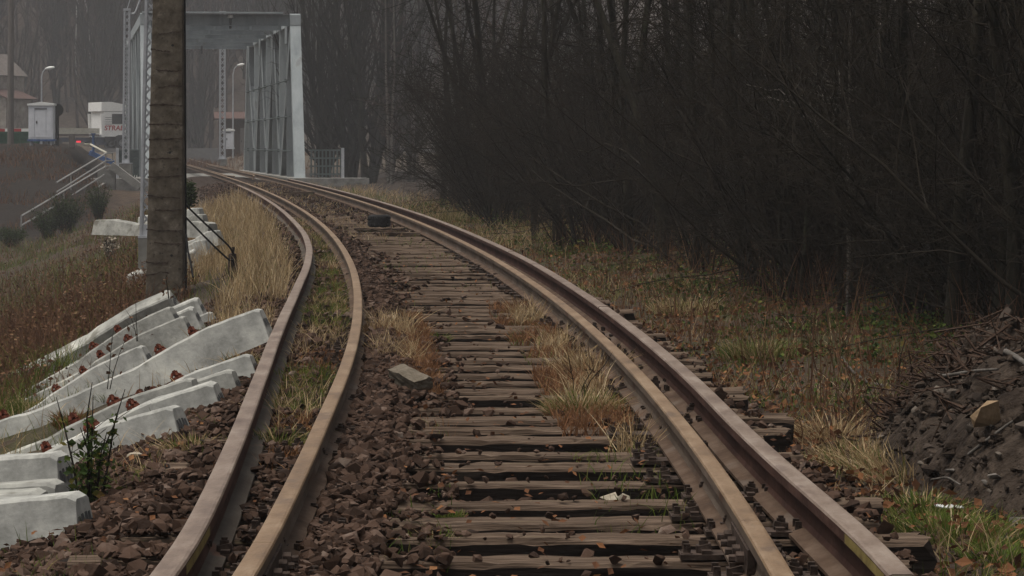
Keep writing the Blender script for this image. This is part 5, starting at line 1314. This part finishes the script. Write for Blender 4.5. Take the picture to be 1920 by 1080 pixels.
def forest():
    r = np.random.default_rng(55); pts = []
    def far_enough(x, y, d): return all((x-a)**2+(y-b)**2 > d*d for a, b in pts)
    # trees one by one along the visible edge (photo pixel of the foot, distance)
    for u, v, Y, sc, lab in ((1785, 640, 23.8, 1.0, 'dark mossy trunk rising behind the soil heap'), (1868, 640, 23.2, .95, 'straight dark trunk at the right edge behind the heap'), (1900, 650, 22.6, .8, 'slender leaning trunk at the right edge of the view'), (1690, 600, 26.5, .7, 'thin dark trunk standing left of the mossy one'), (1400, 530, 33, .9, 'dark twin tree at the wood edge in the middle right'), (1300, 520, 36, .85, 'dark tree with drooping branches at the wood edge right of centre'), (1180, 480, 41.5, .9, 'dark tree leaning over the verge right of centre')):
        x = (u-960)/F*Y; me = P_[len(pts) % 4][1]; pts.append((x, Y))
        plant('t', me, x, Y, r.uniform(0, 6), sc, 'bare_tree', lab, 'tree', WOOD)
    n = 0
    while n < 150:
        Y = 17+62*r.uniform(0, 1)**1.15; s = float(edge(Y))+ (r.uniform(0, 1)**1.5)*np.interp(Y, [17, 40, 80, 180], [5, 9, 15, 24])
        x, y = on(s, Y); x, y = float(x), float(y)
        if not far_enough(x, y, .9): continue
        if Y > 112 and s < 9: continue
        pts.append((x, y)); n += 1
        k = r.integers(0, 10)
        if Y > 95 and k < 7: me = R_[k % 3][1] if k < 5 else C_[k % 3][1]; nm, lab = 'slender_tree', 'slender grey bare tree deep in the wood near the bridge'
        elif k < 6: me = P_[k % 4][1]; nm, lab = 'bare_tree', 'bare dark tree standing inside the dense wood'
        elif Y < 33: me = S2_[k % 3][1]; nm, lab = 'young_tree', 'young upright stems crowded inside the dense wood'
        else: me = A_[k % 3][1]; nm, lab = 'spreading_tree', 'bare dark tree with spreading low branches inside the dense wood'
        plant('t', me, x, y, r.uniform(0, 6.28), r.uniform(.75, 1.15), nm, lab, 'tree', WOOD if nm != 'slender_tree' else 'slender trees near the bridge')
    m = 0
    while m < 125:
        Y = 19+52*r.uniform(0, 1)**1.3; s = float(edge(Y))+.2+r.uniform(0, 1)**2*np.interp(Y, [19, 40, 130], [3.5, 6, 10]); x, y = on(s, Y)
        if Y > 120 and s < 5: continue
        m += 1; plant('s', S_[r.integers(0, 4)][1], float(x), float(y), r.uniform(0, 6.28), r.uniform(.55, 1.15), 'bare_shrub', 'leafless twiggy shrub in the thicket at the edge of the wood', 'shrub', 'leafless shrubs of the thicket')
    q = 0
    while q < 34:
        Y = r.uniform(82, 200); x = (r.uniform(700, 1010)-960)/F*Y
        s = x-float(xc(Y))
        if s < 5 or not far_enough(x, Y, 1.2): continue
        pts.append((x, Y)); q += 1
        plant('t', R_[q % 3][1], x, Y, r.uniform(0, 6.28), r.uniform(.8, 1.2), 'slender_tree', 'slender grey bare tree standing in the mist between the dark wood and the bridge', 'tree', 'slender trees near the bridge')
    # multi-stemmed trees right of the bridge
    for u, Y, sc, lab in ((690, 143, 1.1, 'tall many stemmed grey tree fanning upwards right of the bridge'), (655, 146, 1.0, 'grey many stemmed tree just left of the fanning one'), (612, 150, 1.05, 'grey many stemmed tree behind the right bridge railing'), (604, 156, .95, 'grey tree close behind the bridge end post'), (730, 175, .8, 'thin grey tree right of the fanning one'), (770, 168, .8, 'straight grey tree trunk where the wood begins')):
        x = (u-960)/F*Y; plant('c', C_[int(u) % 3][1], x, Y, r.uniform(0, 6), sc, 'fanning_tree', lab, 'tree', 'many stemmed trees beside the bridge', max(0, -.6-gz(x, Y)))
    # pale sapling in front of the wood
    x = (1590-960)/F*27.5; plant('p', tree_meshes(201, POLE, 6.5, .022, 't', 'greybark', 'greybark'), x, 27.5, 1, 1, 'sapling', 'thin pale barked sapling in front of the dark wood', 'tree', None)
    # trees outside the view that shade the wood
forest()
def hillside():
    r = np.random.default_rng(66)
    for u, v, Y, lab in ((142, 240, 300, 'white barked birch high on the hillside above the cabinet'), (166, 245, 304, 'forked pale birch above the truck cab'), (176, 246, 308, 'thin pale birch right of the forked one')):
        x = (u-960)/F*Y; plant('b', tree_meshes(int(u), ASC, 15, .11, 't', 'birch', 'redtwig', stems=1 if u != 166 else 2, splay=.14), x, Y, r.uniform(0, 6), 1, 'birch', lab, 'tree', 'birches on the hillside')
    k = 0
    while k < 170:
        Y = r.uniform(288, 340); x = r.uniform(-58, 8); k += 1
        me = (R_+C_)[r.integers(0, 6)][1]; plant('h', me, x, Y, r.uniform(0, 6.28), r.uniform(.8, 1.3), 'hillside_tree', 'bare brown tree on the misty hillside beyond the road', 'tree', 'bare trees on the misty hillside')
    k = 0
    while k < 12:
        Y = r.uniform(186, 286); x = r.uniform(-4, 14)-.09*Y+r.uniform(0, 12)
        s = x-float(xc(Y)); k += 1
        if s < 6: continue
        plant('h', (R_+C_)[r.integers(0, 6)][1], x, Y, r.uniform(0, 6.28), r.uniform(.8, 1.2), 'valley_tree', 'bare grey tree beyond the bridge at the foot of the hill', 'tree', 'bare trees beyond the bridge')
    # the wood farther up reads as one mass
    mb = MB(); n = 2400
    Y = r.uniform(292, 430, n); x = r.uniform(-85, 60, n); z = terrain(x, Y); H = r.uniform(8, 17, n)
    for i in range(n):
        base = np.array([x[i], Y[i], z[i]-.3]); ln = r.normal(0, .04, 2); top = base+np.array([ln[0]*H[i], ln[1]*H[i], H[i]])
        mb.tube([base, (base+top)/2+r.normal(0, .12, 3), top], [.15, .1, .03], 4, caps=False)
        for _ in range(9):
            t = r.uniform(.15, .95); c = base+(top-base)*t; a = r.uniform(0, 2*PI); L = H[i]*.22*(1.2-t)
            e = c+np.array([math.cos(a)*L, math.sin(a)*L, L*r.uniform(.2, 1.2)]); mb.tube([c, (c+e)/2+r.normal(0, .1, 3), e], [.05, .035, .015], 3, caps=False)
            for _ in range(2):
                q = c+(e-c)*r.uniform(.3, 1); f_ = q+np.array([r.normal(0, .6), r.normal(0, .6), r.uniform(.2, .9)]); mb.tube([q, f_], [.025, .012], 3, caps=False)
    stuff('hillside_wood', mb, MT['redtwig'], 'misty leafless wood covering the far hillside', 'wood')
hillside()
# ------------------------------------------------------------------ light, air, camera
def world():
    w = bpy.data.worlds.new('World'); SC.world = w; w.use_nodes = True; nt = w.node_tree; N = nt.nodes
    bg = N['Background']; sky = N.new('ShaderNodeTexSky'); sky.sky_type = 'NISHITA'; sky.sun_disc = False
    sky.sun_elevation = math.radians(SUN_EL); sky.sun_rotation = math.radians(SUN_ROT); sky.air_density = 1.0; sky.dust_density = 6; sky.ozone_density = .6
    hs = N.new('ShaderNodeHueSaturation'); hs.inputs['Saturation'].default_value = .18
    nt.links.new(sky.outputs[0], hs.inputs['Color']); nt.links.new(hs.outputs[0], bg.inputs[0]); bg.inputs[1].default_value = SKY
    l = bpy.data.lights.new('overcast_sun', 'SUN'); l.energy = SUN; l.angle = math.radians(40); l.color = (1, .94, .85)
    o = bpy.data.objects.new('overcast_sun', l); COL.objects.link(o)
    el, az = math.radians(SUN_EL), math.radians(SUN_ROT)
    d = Vector((math.sin(az)*math.cos(el), math.cos(az)*math.cos(el), math.sin(el)))    # towards the sun
    o.rotation_euler = d.to_track_quat('Z', 'Y').to_euler()
SUN_EL, SUN_ROT, SKY, SUN = 74, -100, .08, 1.6
EXPO = .6
world()
def haze():
    mb = MB(); mb.box((0, 290, 60), (1480, 1040, 150))
    m = bpy.data.materials.new('haze_air'); m.use_nodes = True; nt = m.node_tree; N = nt.nodes; N.remove(N['Principled BSDF'])
    v = N.new('ShaderNodeVolumePrincipled'); v.inputs['Color'].default_value = (.86, .86, .88, 1); v.inputs['Density'].default_value = HAZE; v.inputs['Anisotropy'].default_value = .0
    nt.links.new(v.outputs[0], N['Material Output'].inputs['Volume'])
    o = link('haze', mb.mesh('haze', m)); o['kind'] = 'stuff'; o['label'] = 'thin grey mist filling the valley'; o['category'] = 'haze'
HAZE = .00065
haze()
cam = bpy.data.cameras.new('camera'); co = bpy.data.objects.new('camera', cam); COL.objects.link(co)
co.location = (0, 0, CAMZ); co.rotation_euler = (PI/2, 0, 0)
cam.sensor_width = 36; cam.lens = F/1920*36; cam.shift_y = -(540-VH)/1920; cam.clip_end = 3000; cam.clip_start = .1
SC.camera = co
SC.view_settings.view_transform = 'Standard'; SC.view_settings.look = 'None'; SC.view_settings.exposure = EXPO; SC.view_settings.gamma = 1
SC.cycles.use_denoising = True; SC.cycles.max_bounces = 6; SC.cycles.volume_bounces = 0; SC.cycles.transparent_max_bounces = 8
